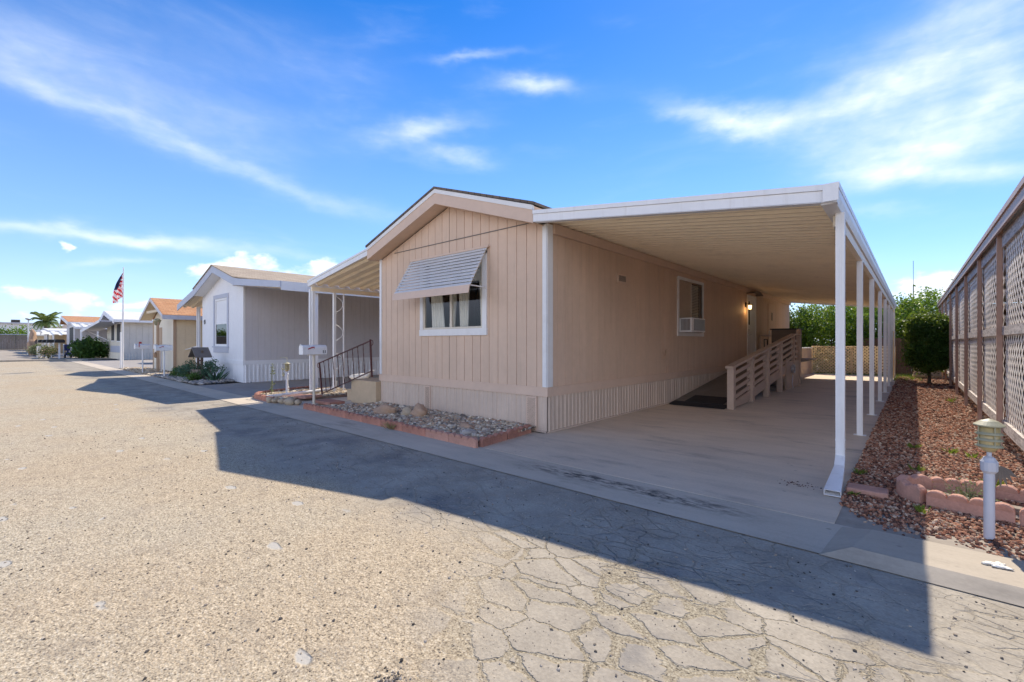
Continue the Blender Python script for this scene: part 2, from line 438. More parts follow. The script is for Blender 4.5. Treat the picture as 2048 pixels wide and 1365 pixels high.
# ------------------------------------------------------------------ materials
def road_material():
    m, t, bs = new_mat('road')
    o = objc(t); sp = t.new('ShaderNodeSeparateXYZ'); t.l.new(o, sp.inputs[0]); x, y, z = sp.outputs
    big = t.noise(o, 0.35, 5, 0.6); mid = t.noise(o, 2.2, 5, 0.62)
    # smooth worn asphalt close to the gutter, sandy loose grit elsewhere
    edge = t.m('ADD', y, t.m('MULTIPLY', t.m('SUBTRACT', t.noise(o, 0.6, 4, .6), 0.5), 2.2))
    edge = t.m('ADD', edge, t.m('MULTIPLY', t.ss(x, -2.6, -0.3), 1.3))
    asph = t.ss(edge, 1.75, 2.45)
    grit_f = t.m('ADD', t.m('MULTIPLY', t.noise(o, 55, 4, .7), 0.5), t.m('MULTIPLY', t.noise(o, 105, 2, .6), 0.5))
    sand = t.ramp(grit_f, [(0.37, (0.09, 0.076, 0.058)), (0.44, (0.35, 0.295, 0.212)), (0.53, (0.475, 0.405, 0.295)), (0.63, (0.66, 0.59, 0.455))])
    sand = t.mix(t.m('MULTIPLY', t.ss(big, 0.4, 0.65), 0.35), sand, t.mix(1.0, sand, (1.0, 0.86, 0.72), 'MULTIPLY'))
    sand = t.mix(t.m('MULTIPLY', t.ss(mid, 0.5, 0.72), 0.30), sand, (0.30, 0.25, 0.195))
    sand = t.mix(t.m('MULTIPLY', t.ss(t.noise(o, 9, 6, .8), .50, .68), .45), sand, (.20, .165, .125))
    sand = t.mix(t.m('MULTIPLY', t.m('SUBTRACT', 1, t.ss(t.vor(o, 26)[0], .05, .20)), t.ss(t.noise(o, 3, 4, .7), .46, .6)), sand, (.085, .075, .065))
    # asphalt with cracks
    wv = t.new('ShaderNodeMix', data_type='VECTOR'); wv.inputs[0].default_value = 0.10
    t.l.new(o, wv.inputs[4]); t.l.new(t.noise(o, 4.0, 5, .7, col=True), wv.inputs[5])
    cr = t.vor(t.map(wv.outputs[1], (1.7, 2.6, 1), (0, 0, R(12))), 2.2, 'DISTANCE_TO_EDGE')[0]
    cr2 = t.vor(t.map(wv.outputs[1], (1.4, 3.4, 1), (0, 0, R(-8))), 3.0, 'DISTANCE_TO_EDGE')[0]
    crw = t.m('ADD', 0.010, t.m('MULTIPLY', t.ss(t.noise(o, 1.3, 5, .75), .40, .72), 0.20))
    gap = t.m('SUBTRACT', 1.0, t.ss(t.m('ADD', cr, t.m('MULTIPLY', t.m('SUBTRACT', t.noise(o, 14, 4, .7), .5), .09)), t.m('MULTIPLY', crw, 0.6), t.m('ADD', crw, .012)))
    zone = t.m('MULTIPLY', t.ss(t.m('ADD', x, t.m('MULTIPLY', mid, .8)), -2.4, -1.5), t.m('SUBTRACT', 1, t.ss(t.m('ADD', y, t.m('MULTIPLY', big, .6)), 2.6, 3.2)))
    c1 = t.m('MULTIPLY', t.m('SUBTRACT', 1.0, t.ss(cr, 0.003, 0.014)), .55)
    c2 = t.m('MULTIPLY', t.m('SUBTRACT', 1.0, t.ss(cr2, 0.006, 0.05)), t.ss(t.noise(o, 0.9, 3), .48, .60))
    c1 = t.m('MULTIPLY', c1, t.m('ADD', .25, t.m('MULTIPLY', t.ss(t.noise(o, .8, 3), .42, .6), .75)))
    cm = t.m('MULTIPLY', t.m('MAXIMUM', c1, t.m('MULTIPLY', c2, .7)), t.m('ADD', .45, t.m('MULTIPLY', t.noise(o, 24, 3, .7), .9)))
    an = t.noise(o, 60, 3, .6)
    ac = t.ramp(t.m('ADD', t.m('MULTIPLY', mid, .6), t.m('MULTIPLY', an, .4)), [(0.35, (0.26, 0.228, 0.182)), (0.65, (0.44, 0.39, 0.31))])
    ac = t.mix(t.m('MULTIPLY', t.ss(t.noise(o, 1.4, 5, .65), .5, .68), .55), ac, (0.155, 0.15, 0.15))
    spk = t.vor(o, 42)[0]
    ac = t.mix(t.m('MULTIPLY', t.m('SUBTRACT', 1, t.ss(spk, 0.08, 0.22)), t.ss(t.noise(o, 5, 3), .5, .62)), ac, (0.10, 0.09, 0.08))
    gap = t.m('MULTIPLY', gap, t.m('ADD', .15, t.m('MULTIPLY', zone, .85)))
    ac = t.mix(gap, ac, t.mix(1.0, sand, (.70, .71, .70), 'MULTIPLY'))
    ac = t.mix(t.m('MULTIPLY', cm, 0.6, clamp=True), ac, (0.15, 0.13, 0.108))
    col = t.mix(asph, sand, ac)
    # smooth pale bald spots where the grit has worn through
    bald = t.vor(t.map(o, (1.0, 2.0, 1), (0, 0, R(35))), 1.5)
    bm_ = t.m('MULTIPLY', t.m('SUBTRACT', 1, t.ss(t.m('ADD', bald[0], t.m('MULTIPLY', t.noise(o, 9, 3), .22)), .20, .24)), t.ss(t.noise(o, 0.45, 2), .34, .46))
    bm_ = t.m('MULTIPLY', bm_, t.m('SUBTRACT', 1.0, t.m('MULTIPLY', asph, .8)))
    col = t.mix(t.m('MULTIPLY', bm_, 0.85), col, (0.435, 0.415, 0.37))
    t.put(bs.inputs['Base Color'], col); bs.inputs['Roughness'].default_value = 0.92; bs.inputs['Specular IOR Level'].default_value = 0.15
    hgt = t.m('ADD', t.m('MULTIPLY', t.m('ADD', t.noise(o, 70, 3, .65), t.noise(o, 24, 3, .7)), t.m('SUBTRACT', 1, t.m('MULTIPLY', t.m('MAXIMUM', asph, bm_), .75))), t.m('MULTIPLY', t.m('ADD', cm, t.m('MULTIPLY', gap, .7)), t.m('MULTIPLY', asph, -1.3)))
    hgt = t.m('ADD', hgt, t.m('MULTIPLY', mid, .8))
    t.put(bs.inputs['Normal'], t.bump(hgt, 0.8, 0.012))
    return m

def concrete_material(name, col, stain=(0.12, 0.105, 0.09), amt=0.5, streaky=True, tyre=False, joint=None):
    m, t, bs = new_mat(name); o = objc(t)
    n1 = t.noise(o, 0.9, 6, .62); n2 = t.noise(t.map(o, (0.7, 3.5, 1)), 1.6, 6, .65); n3 = t.noise(o, 45, 3, .6)
    f = t.m('ADD', t.m('ADD', t.m('MULTIPLY', n1, .45), t.m('MULTIPLY', n2, .35)), t.m('MULTIPLY', n3, .2))
    c = t.ramp(f, [(.32, tuple(k * .74 for k in col)), (.5, col), (.68, tuple(min(1, k * 1.16) for k in col))])
    st = t.noise(t.map(o, (0.6, 2.2, 1)), 1.0, 6, .7)
    c = t.mix(t.m('MULTIPLY', t.ss(st, .54, .74), amt), c, stain)
    spots = t.vor(o, 7)[0]
    c = t.mix(t.m('MULTIPLY', t.m('SUBTRACT', 1, t.ss(spots, .05, .16)), t.m('MULTIPLY', t.ss(t.noise(o, 1.7, 2), .55, .6), .45)), c, stain)
    if tyre:
        sp = t.new('ShaderNodeSeparateXYZ'); t.l.new(o, sp.inputs[0])
        yy = t.m('ADD', sp.outputs[1], t.m('MULTIPLY', t.noise(o, 1.5, 3), .25))
        band = t.m('SUBTRACT', 1, t.ss(t.m('ABSOLUTE', t.m('SUBTRACT', yy, 4.03)), .03, .20))
        xm = t.m('MULTIPLY', t.ss(sp.outputs[0], -3.6, -2.6), t.m('SUBTRACT', 1, t.ss(sp.outputs[0], -1.5, -.7)))
        k = t.m('MULTIPLY', t.m('MULTIPLY', band, xm), t.ss(t.noise(t.map(o, (2, 6, 1)), 3, 5, .7), .40, .62))
        c = t.mix(t.m('MULTIPLY', k, .92), c, (0.028, 0.028, 0.03))
    t.put(bs.inputs['Base Color'], c); bs.inputs['Roughness'].default_value = .82; bs.inputs['Specular IOR Level'].default_value = .25
    t.put(bs.inputs['Normal'], t.bump(t.m('ADD', t.m('MULTIPLY', n3, .5), n1), .35, .006))
    return m

def shingle_material(name, c1, c2, mortar):
    m, t, bs = new_mat(name); o = objc(t)
    v = t.map(o, (1, 1, 1), (0, 0, R(90)))
    b = t.new('ShaderNodeTexBrick'); t.put(b.inputs['Vector'], v)
    b.inputs['Color1'].default_value = (*c1, 1); b.inputs['Color2'].default_value = (*c2, 1); b.inputs['Mortar'].default_value = (*mortar, 1)
    b.inputs['Scale'].default_value = 1; b.inputs['Mortar Size'].default_value = 0.008; b.inputs['Brick Width'].default_value = 0.28; b.inputs['Row Height'].default_value = 0.14
    c = t.mix(t.m('MULTIPLY', t.ss(t.noise(o, 2.5, 5, .7), .42, .7), .4), b.outputs[0], tuple(k * .6 for k in c1))
    t.put(bs.inputs['Base Color'], c); bs.inputs['Roughness'].default_value = .9
    t.put(bs.inputs['Normal'], t.bump(t.m('ADD', b.outputs[1], t.noise(o, 70, 3)), .5, .01))
    return m

def wood_material(name, col, peel=None):
    m, t, bs = new_mat(name); o = objc(t)
    g = t.noise(t.map(o, (9, 1.2, 9)), 3, 5, .65)
    c = t.ramp(g, [(.3, tuple(k * .62 for k in col)), (.7, tuple(min(1, k * 1.15) for k in col))])
    if peel:
        c = t.mix(t.m('MULTIPLY', t.ss(t.noise(t.map(o, (3, 2, 9)), 4, 6, .7), .5, .62), .85), c, peel)
    t.put(bs.inputs['Base Color'], c); bs.inputs['Roughness'].default_value = .85; bs.inputs['Specular IOR Level'].default_value = .2
    t.put(bs.inputs['Normal'], t.bump(g, .4, .005))
    return m

MT = {}
MT['road'] = road_material()
MT['gutter'] = concrete_material('gutter', (.52, .445, .345), amt=.45, tyre=True)
MT['slab'] = concrete_material('slab', (.62, .51, .385), (.22, .19, .16), amt=.62)
MT['slab_old'] = concrete_material('slab_old', (.33, .30, .27), amt=.35)
MT['curb'] = concrete_material('curb', (.42, .36, .28), amt=.35)
MT['ground'] = paint('ground', (.36, .31, .25), .95, .25, .8, .5, 30, dirt=(.2, .17, .13), dirt_amt=.6)
MT['soil'] = paint('soil', (.24, .16, .12), .95, .3, 3, .6, 40)
MT['siding'] = paint('siding', (.645, .465, .335), .6, .07, .8, .2, 70, dirt=(.45, .33, .24), dirt_amt=.38, streak=True, plank=.035)
MT['siding_trim'] = paint('siding_trim', (.655, .48, .36), .55, .06, 1.0, .1, 60, dirt=(.42, .32, .25), dirt_amt=.25)
MT['skirt'] = paint('skirt', (.60, .475, .375), .45, .08, 1.2, .05, 40, dirt=(.38, .30, .24), dirt_amt=.4, streak=True)
MT['white'] = paint('white', (.78, .77, .76), .4, .04, 1.5, .05, 40, dirt=(.52, .47, .42), dirt_amt=.42, streak=True)
MT['white_trim'] = paint('white_trim', (.76, .74, .71), .5, .05, 1.5, .08, 60, dirt=(.52, .46, .40), dirt_amt=.35)
MT['ceiling'] = paint('ceiling', (.90, .78, .59), .5, .05, .8, .03, 20, dirt=(.50, .42, .33), dirt_amt=.3, spec=.5)
MT['awning_slat'] = paint('awning_slat', (.63, .61, .58), .35, .06, 3, .05, 40, dirt=(.45, .42, .4), dirt_amt=.3, spec=.5)
MT['shingle_brown'] = shingle_material('shingle_brown', (.17, .13, .10), (.11, .085, .07), (.05, .04, .035))
MT['shingle_tan'] = shingle_material('shingle_tan', (.42, .34, .25), (.33, .26, .19), (.22, .17, .12))
MT['shingle_orange'] = shingle_material('shingle_orange', (.52, .27, .125), (.42, .19, .075), (.25, .12, .06))
MT['dark'] = paint('dark', (.02, .018, .017), .6, .2, 4, .1)
MT['black_rubber'] = paint('black_rubber', (.022, .022, .024), .8, .3, 6, .5, 120)
MT['interior'] = paint('interior', (.10, .085, .07), .8, .2, 2, 0)
MT['curtain'] = paint('curtain', (.85, .81, .72), .9, .08, 6, .1)
MT['shade_tan'] = paint('shade_tan', (.42, .32, .235), .5, .12, 1.6, .05)
MT['glass'] = glass_mat('glass')
MT['glass_dark'] = glass_mat('glass_dark', (.35, .37, .38), 1.5, .08)
MT['alu'] = paint('alu', (.62, .55, .44), .4, .05, 3, .05, 40, spec=.5)
MT['rail_wood'] = paint('rail_wood', (.50, .375, .295), .55, .08, 2, .2, 40, dirt=(.30, .23, .18), dirt_amt=.35)
MT['ramp_deck'] = paint('ramp_deck', (.20, .175, .15), .8, .15, 2, .4, 80)
MT['box_grey'] = paint('box_grey', (.17, .145, .125), .6, .15, 2, .1, 40, dirt=(.1, .08, .07), dirt_amt=.4)
MT['rust_red'] = paint('rust_red', (.085, .022, .02), .55, .25, 9, .25, 60, dirt=(.06, .03, .022), dirt_amt=.6)
MT['brick_red'] = paint('brick_red', (.43, .20, .14), .92, .25, 6, .9, 55, dirt=(.22, .125, .095), dirt_amt=.75)
MT['brick_pink'] = paint('brick_pink', (.50, .27, .20), .92, .2, 6, .9, 55, dirt=(.27, .17, .135), dirt_amt=.75)
MT['cream'] = paint('cream', (.55, .41, .26), .75, .1, 2, .3, 50)
MT['pebble'] = island_mat('pebble', [(0, (.12, .10, .08)), (.15, (.26, .21, .155)), (.38, (.48, .36, .235)), (.55, (.44, .25, .15)), (.68, (.33, .30, .26)), (.85, (.62, .52, .38)), (1, (.82, .72, .56))], .6, spec=.35, speck=.2)
MT['pebble_grey'] = island_mat('pebble_grey', [(0, (.16, .16, .165)), (.4, (.30, .285, .27)), (.7, (.40, .35, .30)), (1, (.52, .49, .45))], .7)
MT['pebble_tan'] = island_mat('pebble_tan', [(0, (.28, .2, .13)), (.5, (.50, .40, .28)), (1, (.66, .58, .45))], .8)
MT['lava'] = island_mat('lava', [(0, (.08, .05, .04)), (.2, (.17, .08, .055)), (.45, (.36, .16, .095)), (.7, (.46, .24, .15)), (.86, (.40, .29, .21)), (1, (.66, .50, .37))], .92, .9, 60, .35, .1)
MT['grit'] = island_mat('grit', [(0, (.06, .055, .05)), (.4, (.15, .13, .11)), (.6, (.34, .28, .22)), (1, (.55, .48, .39))], .9, .4, 200, .2, .1)
MT['boulder'] = paint('boulder', (.46, .30, .195), .85, .25, 4, .5, 40, dirt=(.20, .14, .10), dirt_amt=.75)
MT['boulder_pale'] = paint('boulder_pale', (.42, .33, .23), .85, .15, 5, .4, 40)
MT['brown_paint'] = paint('brown_paint', (.42, .26, .19), .55, .07, 1.5, .12, 40, dirt=(.27, .17, .13), dirt_amt=.35, streak=True)
MT['lattice'] = paint('lattice', (.92, .83, .73), .7, .1, 4, .2, 60, dirt=(.47, .42, .39), dirt_amt=.4)
MT['lattice_cream'] = paint('lattice_cream', (.66, .55, .40), .65, .08, 4, .1, 60, dirt=(.50, .42, .20), dirt_amt=.4)
MT['fascia_brown'] = paint('fascia_brown', (.52, .375, .30), .55, .07, 1.5, .12, 40, dirt=(.35, .24, .19), dirt_amt=.35, streak=True)
def vinyl(name, col):
    m = paint(name, col, .6, .08, 4, .1, 60, dirt=(.50, .42, .20), dirt_amt=.35)
    t = NT(m.node_tree); bs = t.n['Principled BSDF']; tr = t.new('ShaderNodeBsdfTranslucent'); tr.inputs[0].default_value = (*col, 1)
    mx = t.new('ShaderNodeMixShader'); mx.inputs[0].default_value = .45
    t.l.new(bs.outputs[0], mx.inputs[1]); t.l.new(tr.outputs[0], mx.inputs[2]); t.l.new(mx.outputs[0], t.n['Material Output'].inputs[0])
    return m
MT['lattice_cream'] = vinyl('lattice_vinyl', (.88, .76, .56))
MT['peel'] = wood_material('peel', (.66, .60, .56), (.30, .255, .235))
MT['old_wood'] = wood_material('old_wood', (.30, .25, .20))
MT['brown_wood'] = wood_material('brown_wood', (.16, .10, .07))
MT['grey_paint'] = paint('grey_paint', (.50, .51, .56), .45, .06, 2, .08, 40, dirt=(.36, .36, .38), dirt_amt=.3)
MT['lantern'] = paint('lantern', (.36, .335, .22), .5, .15, 6, .15, 60, dirt=(.22, .19, .12), dirt_amt=.5)
MT['lantern_glass'] = paint('lantern_glass', (.46, .36, .17), .3, .1, 6, 0, spec=.5)
MT['red'] = paint('red', (.42, .03, .035), .5, .1, 8, 0)
MT['black'] = paint('black', (.02, .02, .022), .5, .1, 8, 0)
MT['wall_white'] = paint('wall_white', (.78, .78, .79), .55, .04, 1, .1, 60, dirt=(.62, .61, .6), dirt_amt=.25, streak=True)
MT['wall_grey'] = paint('wall_grey', (.57, .55, .565), .55, .05, 1, .1, 60, dirt=(.40, .37, .34), dirt_amt=.25, streak=True)
MT['trim_blue'] = paint('trim_blue', (.46, .48, .55), .5, .05, 2, .08, 40)
MT['wall_tan'] = paint('wall_tan', (.66, .54, .365), .6, .06, 1, .1, 60, dirt=(.5, .4, .27), dirt_amt=.3, streak=True)
MT['trim_tan'] = paint('trim_tan', (.42, .29, .19), .6, .06, 2, .1, 40)
MT['wall_cream'] = paint('wall_cream', (.72, .66, .54), .55, .05, 1, .1, 60, dirt=(.55, .5, .4), dirt_amt=.25, streak=True)
MT['wall_steel'] = paint('wall_steel', (.55, .52, .47), .4, .08, 2, .1, 60, dirt=(.4, .37, .33), dirt_amt=.3, streak=True)
MT['roof_white'] = paint('roof_white', (.72, .70, .64), .45, .08, 1.5, .1, 30, dirt=(.5, .46, .38), dirt_amt=.4)
MT['leaf_citrus'] = leaf_mat('leaf_citrus', [(0, (.03, .075, .012)), (.35, (.065, .15, .02)), (.65, (.12, .24, .025)), (1, (.23, .34, .03))], .35)
MT['leaf_dark'] = leaf_mat('leaf_dark', [(0, (.02, .055, .014)), (.5, (.045, .11, .022)), (1, (.09, .18, .03))], .22)
MT['leaf_box'] = leaf_mat('leaf_box', [(0, (.022, .06, .016)), (.5, (.055, .125, .025)), (.85, (.10, .20, .035)), (1, (.18, .28, .05))], .3)
MT['leaf_blue'] = leaf_mat('leaf_blue', [(0, (.03, .075, .05)), (.6, (.06, .13, .085)), (1, (.10, .19, .11))], .15)
MT['leaf_sage'] = leaf_mat('leaf_sage', [(0, (.12, .14, .07)), (1, (.30, .32, .18))], .2)
MT['leaf_weed'] = leaf_mat('leaf_weed', [(0, (.07, .14, .025)), (1, (.20, .27, .05))], .35)
MT['leaf_flower'] = leaf_mat('leaf_flower', [(0, (.06, .1, .03)), (.6, (.16, .18, .06)), (.75, (.5, .3, .25)), (1, (.6, .5, .4))], .2)
MT['leaf_dry'] = leaf_mat('leaf_dry', [(0, (.28, .2, .09)), (1, (.46, .35, .18))], .2)
MT['palm'] = leaf_mat('palm', [(0, (.06, .1, .03)), (.6, (.13, .18, .06)), (1, (.26, .28, .13))], .25)
MT['bark'] = wood_material('bark', (.15, .11, .08))
MT['steel'] = paint('steel', (.55, .56, .58), .35, .06, 3, .03, 40, metal=.6, spec=.5)
MT['fence_grey'] = wood_material('fence_grey', (.27, .225, .19))
def cloth(name, col):
    m = paint(name, col, .8, .05, 4, 0); t = NT(m.node_tree); bs = t.n['Principled BSDF']; tr = t.new('ShaderNodeBsdfTranslucent'); tr.inputs[0].default_value = (*col, 1)
    mx = t.new('ShaderNodeMixShader'); mx.inputs[0].default_value = .5
    t.l.new(bs.outputs[0], mx.inputs[1]); t.l.new(tr.outputs[0], mx.inputs[2]); t.l.new(mx.outputs[0], t.n['Material Output'].inputs[0])
    return m
MT['flag_white'] = cloth('flag_white', (.82, .80, .78))
MT['flag_red'] = cloth('flag_red', (.62, .04, .05))
MT['flag_blue'] = paint('flag_blue', (.03, .04, .12), .8, .1, 4, 0)
MT['plaster_white'] = paint('plaster_white', (.74, .70, .62), .6, .05, 4, .1)
MT['desert_hill'] = paint('desert_hill', (.30, .25, .21), .95, .2, .02, 0)

# ------------------------------------------------------------------ ground, road, pavements
def sheet(name, x0, x1, y0, y1, z, mat, thick=None, div=1):
    mb = MB()
    if thick: mb.box(x0, x1, y0, y1, z - thick, z)
    else: mb.add([(x0, y0, z), (x1, y0, z), (x1, y1, z), (x0, y1, z)], [(0, 1, 2, 3)])
    return tag(mb.build(name, mat), kind='structure')

sheet('ground', -900, 900, -900, 900, -0.05, MT['ground'])
sheet('road', -48.5, 60, -14, 3.65, -0.012, MT['road'])
sheet('far_road', -900, -48.5, -40, -9, -0.016, MT['ground'])
sheet('gutter', -48.5, -0.25, 3.5, 4.15, -0.004, MT['gutter'])
sheet('driveway', -4.14, -0.45, 4.15, 23.6, -0.002, MT['slab'], .045)
sheet('walkway', -10.6, -4.14, 4.15, 5.40, -0.006, MT['slab'], .04)
sheet('neighbour_driveway', -16.99, -10.6, 4.15, 22.0, -0.002, MT['slab_old'], .045)
sheet('porch_slab', -10.59, -8.56, 5.40, 20.0, 0.0, MT['slab'], .045)
sheet('far_driveway', -47.5, -29.6, 4.15, 14.0, -0.002, MT['slab_old'], .045)
sheet('far_yard', -260, -49.0, -8.5, 30, 0.02, MT['ground'])
mb = MB()
mb.add([(-.40, 4.10, .0), (-.46, 3.49, -.006), (3.2, 3.49, -.006), (3.2, 4.2, .0), (-.22, 4.05, .045), (-.30, 3.60, .05), (3.2, 3.60, .05), (3.2, 4.12, .045)],
       [(0, 1, 5, 4), (1, 2, 6, 5), (4, 5, 6, 7), (0, 4, 7, 3), (2, 3, 7, 6)])
tag(mb.build('kerb', MT['curb']), kind='structure')
mb = MB(); mb.prism([(-48.5, -9), (-48.5, 3.4), (-46.2, 4.15), (-46.6, 4.5), (-49.0, 3.9), (-49.0, -9)], -0.03, 0.10, 'z')
tag(mb.build('far_kerb', MT['curb']), kind='structure')
# bare soil below the rock beds
sheet('neighbour_slab', 1.95, 4.42, 4.2, 27, 0.006, MT['slab_old'], .04)
sheet('dirt_strip', -0.46, 4.0, 4.05, 4.8, -0.008, MT['ground'])
sheet('rock_bed_soil', -0.45, 4.0, 4.16, 24.5, -0.012, MT['soil'])

rg = np.random.default_rng(5)
# loose grit on the road
n = 14000
dist = rg.uniform(0, 1, n) ** 0.7 * 9 + 1.0; ang = R(41.5) + rg.uniform(-.85, .85, n)
px_, py_ = -np.sin(ang) * dist, np.cos(ang) * dist
k = (py_ < 3.45); P = np.stack([px_[k], py_[k]], 1)
cl = rg.uniform(0, 1, len(P))
o = scatter_rocks('loose_grit', P, 0.0028 + 0.0075 * cl ** 6, MT['grit'], .6, 3, -0.012)
tag(o, 'dark and tan loose grit scattered over the sandy road', 'gravel', kind='stuff')
# a heap of gravel
mbp = rg.normal(0, 1, (70, 2)) * (.04, .03) + (-1.58, 1.06)
o = scatter_rocks('gravel_patch', mbp, rg.uniform(.003, .008, 70), MT['grit'], .6, 4, -0.012)
tag(o, 'small cluster of grey stones lying on the sunlit road', 'gravel', kind='stuff')

# red lava rock bed on the right
P = []
for y0, y1, dens, sz in ((4.2, 7, 2300, .0135), (7, 11, 1700, .0155), (11, 17, 800, .021), (17, 23, 380, .030)):
    a = (1.9 + .47) * (y1 - y0); nn = int(a * dens * 1.15)
    q = np.stack([rg.uniform(-.47, 1.9, nn), rg.uniform(y0, y1, nn), np.full(nn, sz)], 1); P.append(q)
P = np.concatenate(P)
edge = 4.62 - .35 * np.clip((P[:, 0] + .45) / .5, 0, 1) + .12 * np.sin(P[:, 0] * 9) + rg.normal(0, .06, len(P))
k = (P[:, 1] > edge) & ~((P[:, 0] > -.02) & (P[:, 1] > 5.08) & (P[:, 1] < 5.55) & (P[:, 0] < 2))
P = P[k]
hump = -.012 + .035 * np.clip((P[:, 1] - 4.3) / 1.0, 0, 1)
o = scatter_rocks('lava_rock_bed', np.stack([P[:, 0], P[:, 1], hump], 1), P[:, 2] * rg.uniform(.55, 1.35, len(P)), MT['lava'], .7, 7)
tag(o, 'red and brown lava rock covering the strip beside the driveway', 'gravel', kind='stuff')

# river pebble bed before the house
nn = 5200
q = np.stack([rg.uniform(-9.25, -4.30, nn), rg.uniform(4.2, 5.42, nn)], 1)
hz = .035 + .03 * np.clip((q[:, 1] - 4.2), 0, 1.2)
q2 = q[:, 0] > (-9.3 + .7 * (q[:, 1] - 4.2))
o = scatter_rocks('pebble_bed', np.stack([q[q2, 0], q[q2, 1], hz[q2]], 1), rg.uniform(.018, .046, q2.sum()), MT['pebble'], .55, 8)
tag(o, 'grey brown and white river pebbles filling the bed before the beige house', 'gravel', kind='stuff')
mb = MB(); mb.add([(-9.3, 4.17, .03), (-4.3, 4.17, .03), (-4.3, 5.44, .065), (-8.58, 5.44, .065)], [(0, 1, 2, 3)])
tag(mb.build('pebble_bed_soil', MT['soil']), kind='structure')

# bed by the patio corner
nn = 1300
q = np.stack([rg.uniform(-12.7, -10.75, nn), rg.uniform(4.2, 6.4, nn)], 1)
q = q[(q[:, 0] > -12.2 - .5 * (q[:, 1] - 4.2))]
o = scatter_rocks('patio_pebble_bed', np.concatenate([q, np.full((len(q), 1), .05)], 1), rg.uniform(.02, .05, len(q)), MT['pebble_tan'], .6, 9)
tag(o, 'tan pebbles in the brick edged bed at the patio corner', 'gravel', kind='stuff')
mb = MB(); mb.prism([(-12.2, 4.15), (-10.75, 4.12), (-10.62, 6.4), (-12.75, 6.4), (-12.75, 5.3)], -.01, .05, 'z')
tag(mb.build('patio_bed_soil', MT['soil']), kind='structure')

# grey rock bed before the white house
nn = 1500
q = np.stack([rg.uniform(-23.2, -17.0, nn), rg.uniform(4.2, 5.48, nn)], 1)
q = q[q[:, 1] < 4.3 + 1.2 * np.clip((-16.9 - q[:, 0]) / .8, 0.15, 1)]
o = scatter_rocks('grey_rock_bed', np.concatenate([q, np.full((len(q), 1), .02)], 1), rg.uniform(.035, .09, len(q)), MT['pebble_grey'], .5, 10)
tag(o, 'grey flat stones covering the bed before the white house', 'gravel', kind='stuff')
nn = 1200
q = np.stack([rg.uniform(-31, -23.3, nn), rg.uniform(4.2, 5.3, nn), np.full(nn, .0)], 1)
o = scatter_rocks('tan_rock_bed', q, rg.uniform(.03, .08, nn), MT['pebble_tan'], .5, 11)
tag(o, 'tan stones covering the strip before the tan house', 'gravel', kind='stuff')

# ------------------------------------------------------------------ the beige mobile home
XL, XR, YF, YB = -8.58, -4.12, 5.45, 23.05
XM = (XL + XR) / 2
ZB, ZS = 0.54, 0.68                       # belt bottom / belt top
home = thing('mobile_home', 'beige mobile home with brown gable roof and slatted awning over its front window', 'mobile home', (XM, YF, 0))
gz = lambda x: 3.10 + 0.325 * ((x - XL) if x < XM else (XR - x))
mb = MB()
WO = (-7.10, -5.48, 1.60, 2.86)            # front window opening
siding(mb, 'x', YF, -1, XL, XR, ZS, gz, .203, .010, .012, .06, [WO], XM)
SO = (10.50, 12.06, 1.60, 2.83); DO = (16.34, 17.35, .90, 2.88)
siding(mb, 'y', XR, 1, YF + .0605, YB - .06, ZS, lambda q: 3.10, .203, .006, .008, .06, [SO, DO])
siding(mb, 'y', XL, -1, YF + .0605, YB - .06, ZS, lambda q: 3.10, .406, .008, .01, .06)
mb.prism([(XL, ZS), (XR, ZS), (XR, gz(XR)), (XM, gz(XM)), (XL, gz(XL))], YB - .06, YB, 'y')
mb.build('siding', MT['siding'], home)
mb = MB()                                 # rooms behind the windows
mb.box(XL + .07, XR - .07, 8.2, 8.25, .7, 3.08); mb.box(XL + .07, XR - .07, YF + .07, YB - .07, .68, .72); mb.box(XL + .07, XR - .07, YF + .07, YB - .07, 3.04, 3.08)
mb.box(-5.2, -5.15, 7.3, YB - .1, .73, 3.03)
mb.build('interior', MT['interior'], home)
mb = MB(); mb.beam((XL + .52, YF - .004, 3.2), (XR - .3, YF - .004, 3.2), .012, .014)
mb.build('gable_shadow_line', MT['box_grey'], home)  # dark strip standing in for the shadow gap across the gable
mb = MB()                                 # belt all round
mb.box(XL - .028, XR + .028, YF - .028, YF + .02, ZB, ZS); mb.box(XR - .02, XR + .028, YF + .0205, YB, ZB, ZS); mb.box(XL - .028, XL + .02, YF + .0205, YB, ZB, ZS)
mb.box(XL - .034, XR + .034, YF - .034, YF - .026, ZS - .016, ZS + .002); mb.box(XR + .026, XR + .034, YF - .02, YB, ZS - .016, ZS + .002)
mb.build('belt_trim', MT['siding_trim'], home)
mb = MB(); ribs(mb, 'x', YF, -1, XL, XR, 0.0, ZB + .01); mb.box(XL, XR, YF + .002, YF + .02, 0, ZB)
mb.box(XL - .004, XR + .02, YF - .026, YF, 0, .022)
ribs(mb, 'y', XR, 1, YF, YB, 0, ZB + .01); mb.box(XR - .02, XR - .002, YF + .02, YB, 0, ZB); mb.box(XR, XR + .03, YF - .026, YB, 0, .022)
ribs(mb, 'y', XL, -1, YF, YB, 0, ZB + .01)
mb.build('skirting', MT['skirt'], home)
for xa, xb in ((-4.50, -4.30), (-7.03, -6.86)):
    mb = MB(); mb.box(xa, xb, YF - .032, YF - .012, .03, ZB - .01)
    f = mb.build('skirt_vent', MT['siding_trim'], home)
    mh = MB()
    for i in range(26):
        for j in range(9):
            x = xa + .022 + (xb - xa - .044) * (j + .5 * (i % 2)) / 9; z = .06 + i * .0175
            mh.box(x, x + .008, YF - .0345, YF - .0315, z, z + .006)
    mh.build('vent_holes', MT['dark'], f)
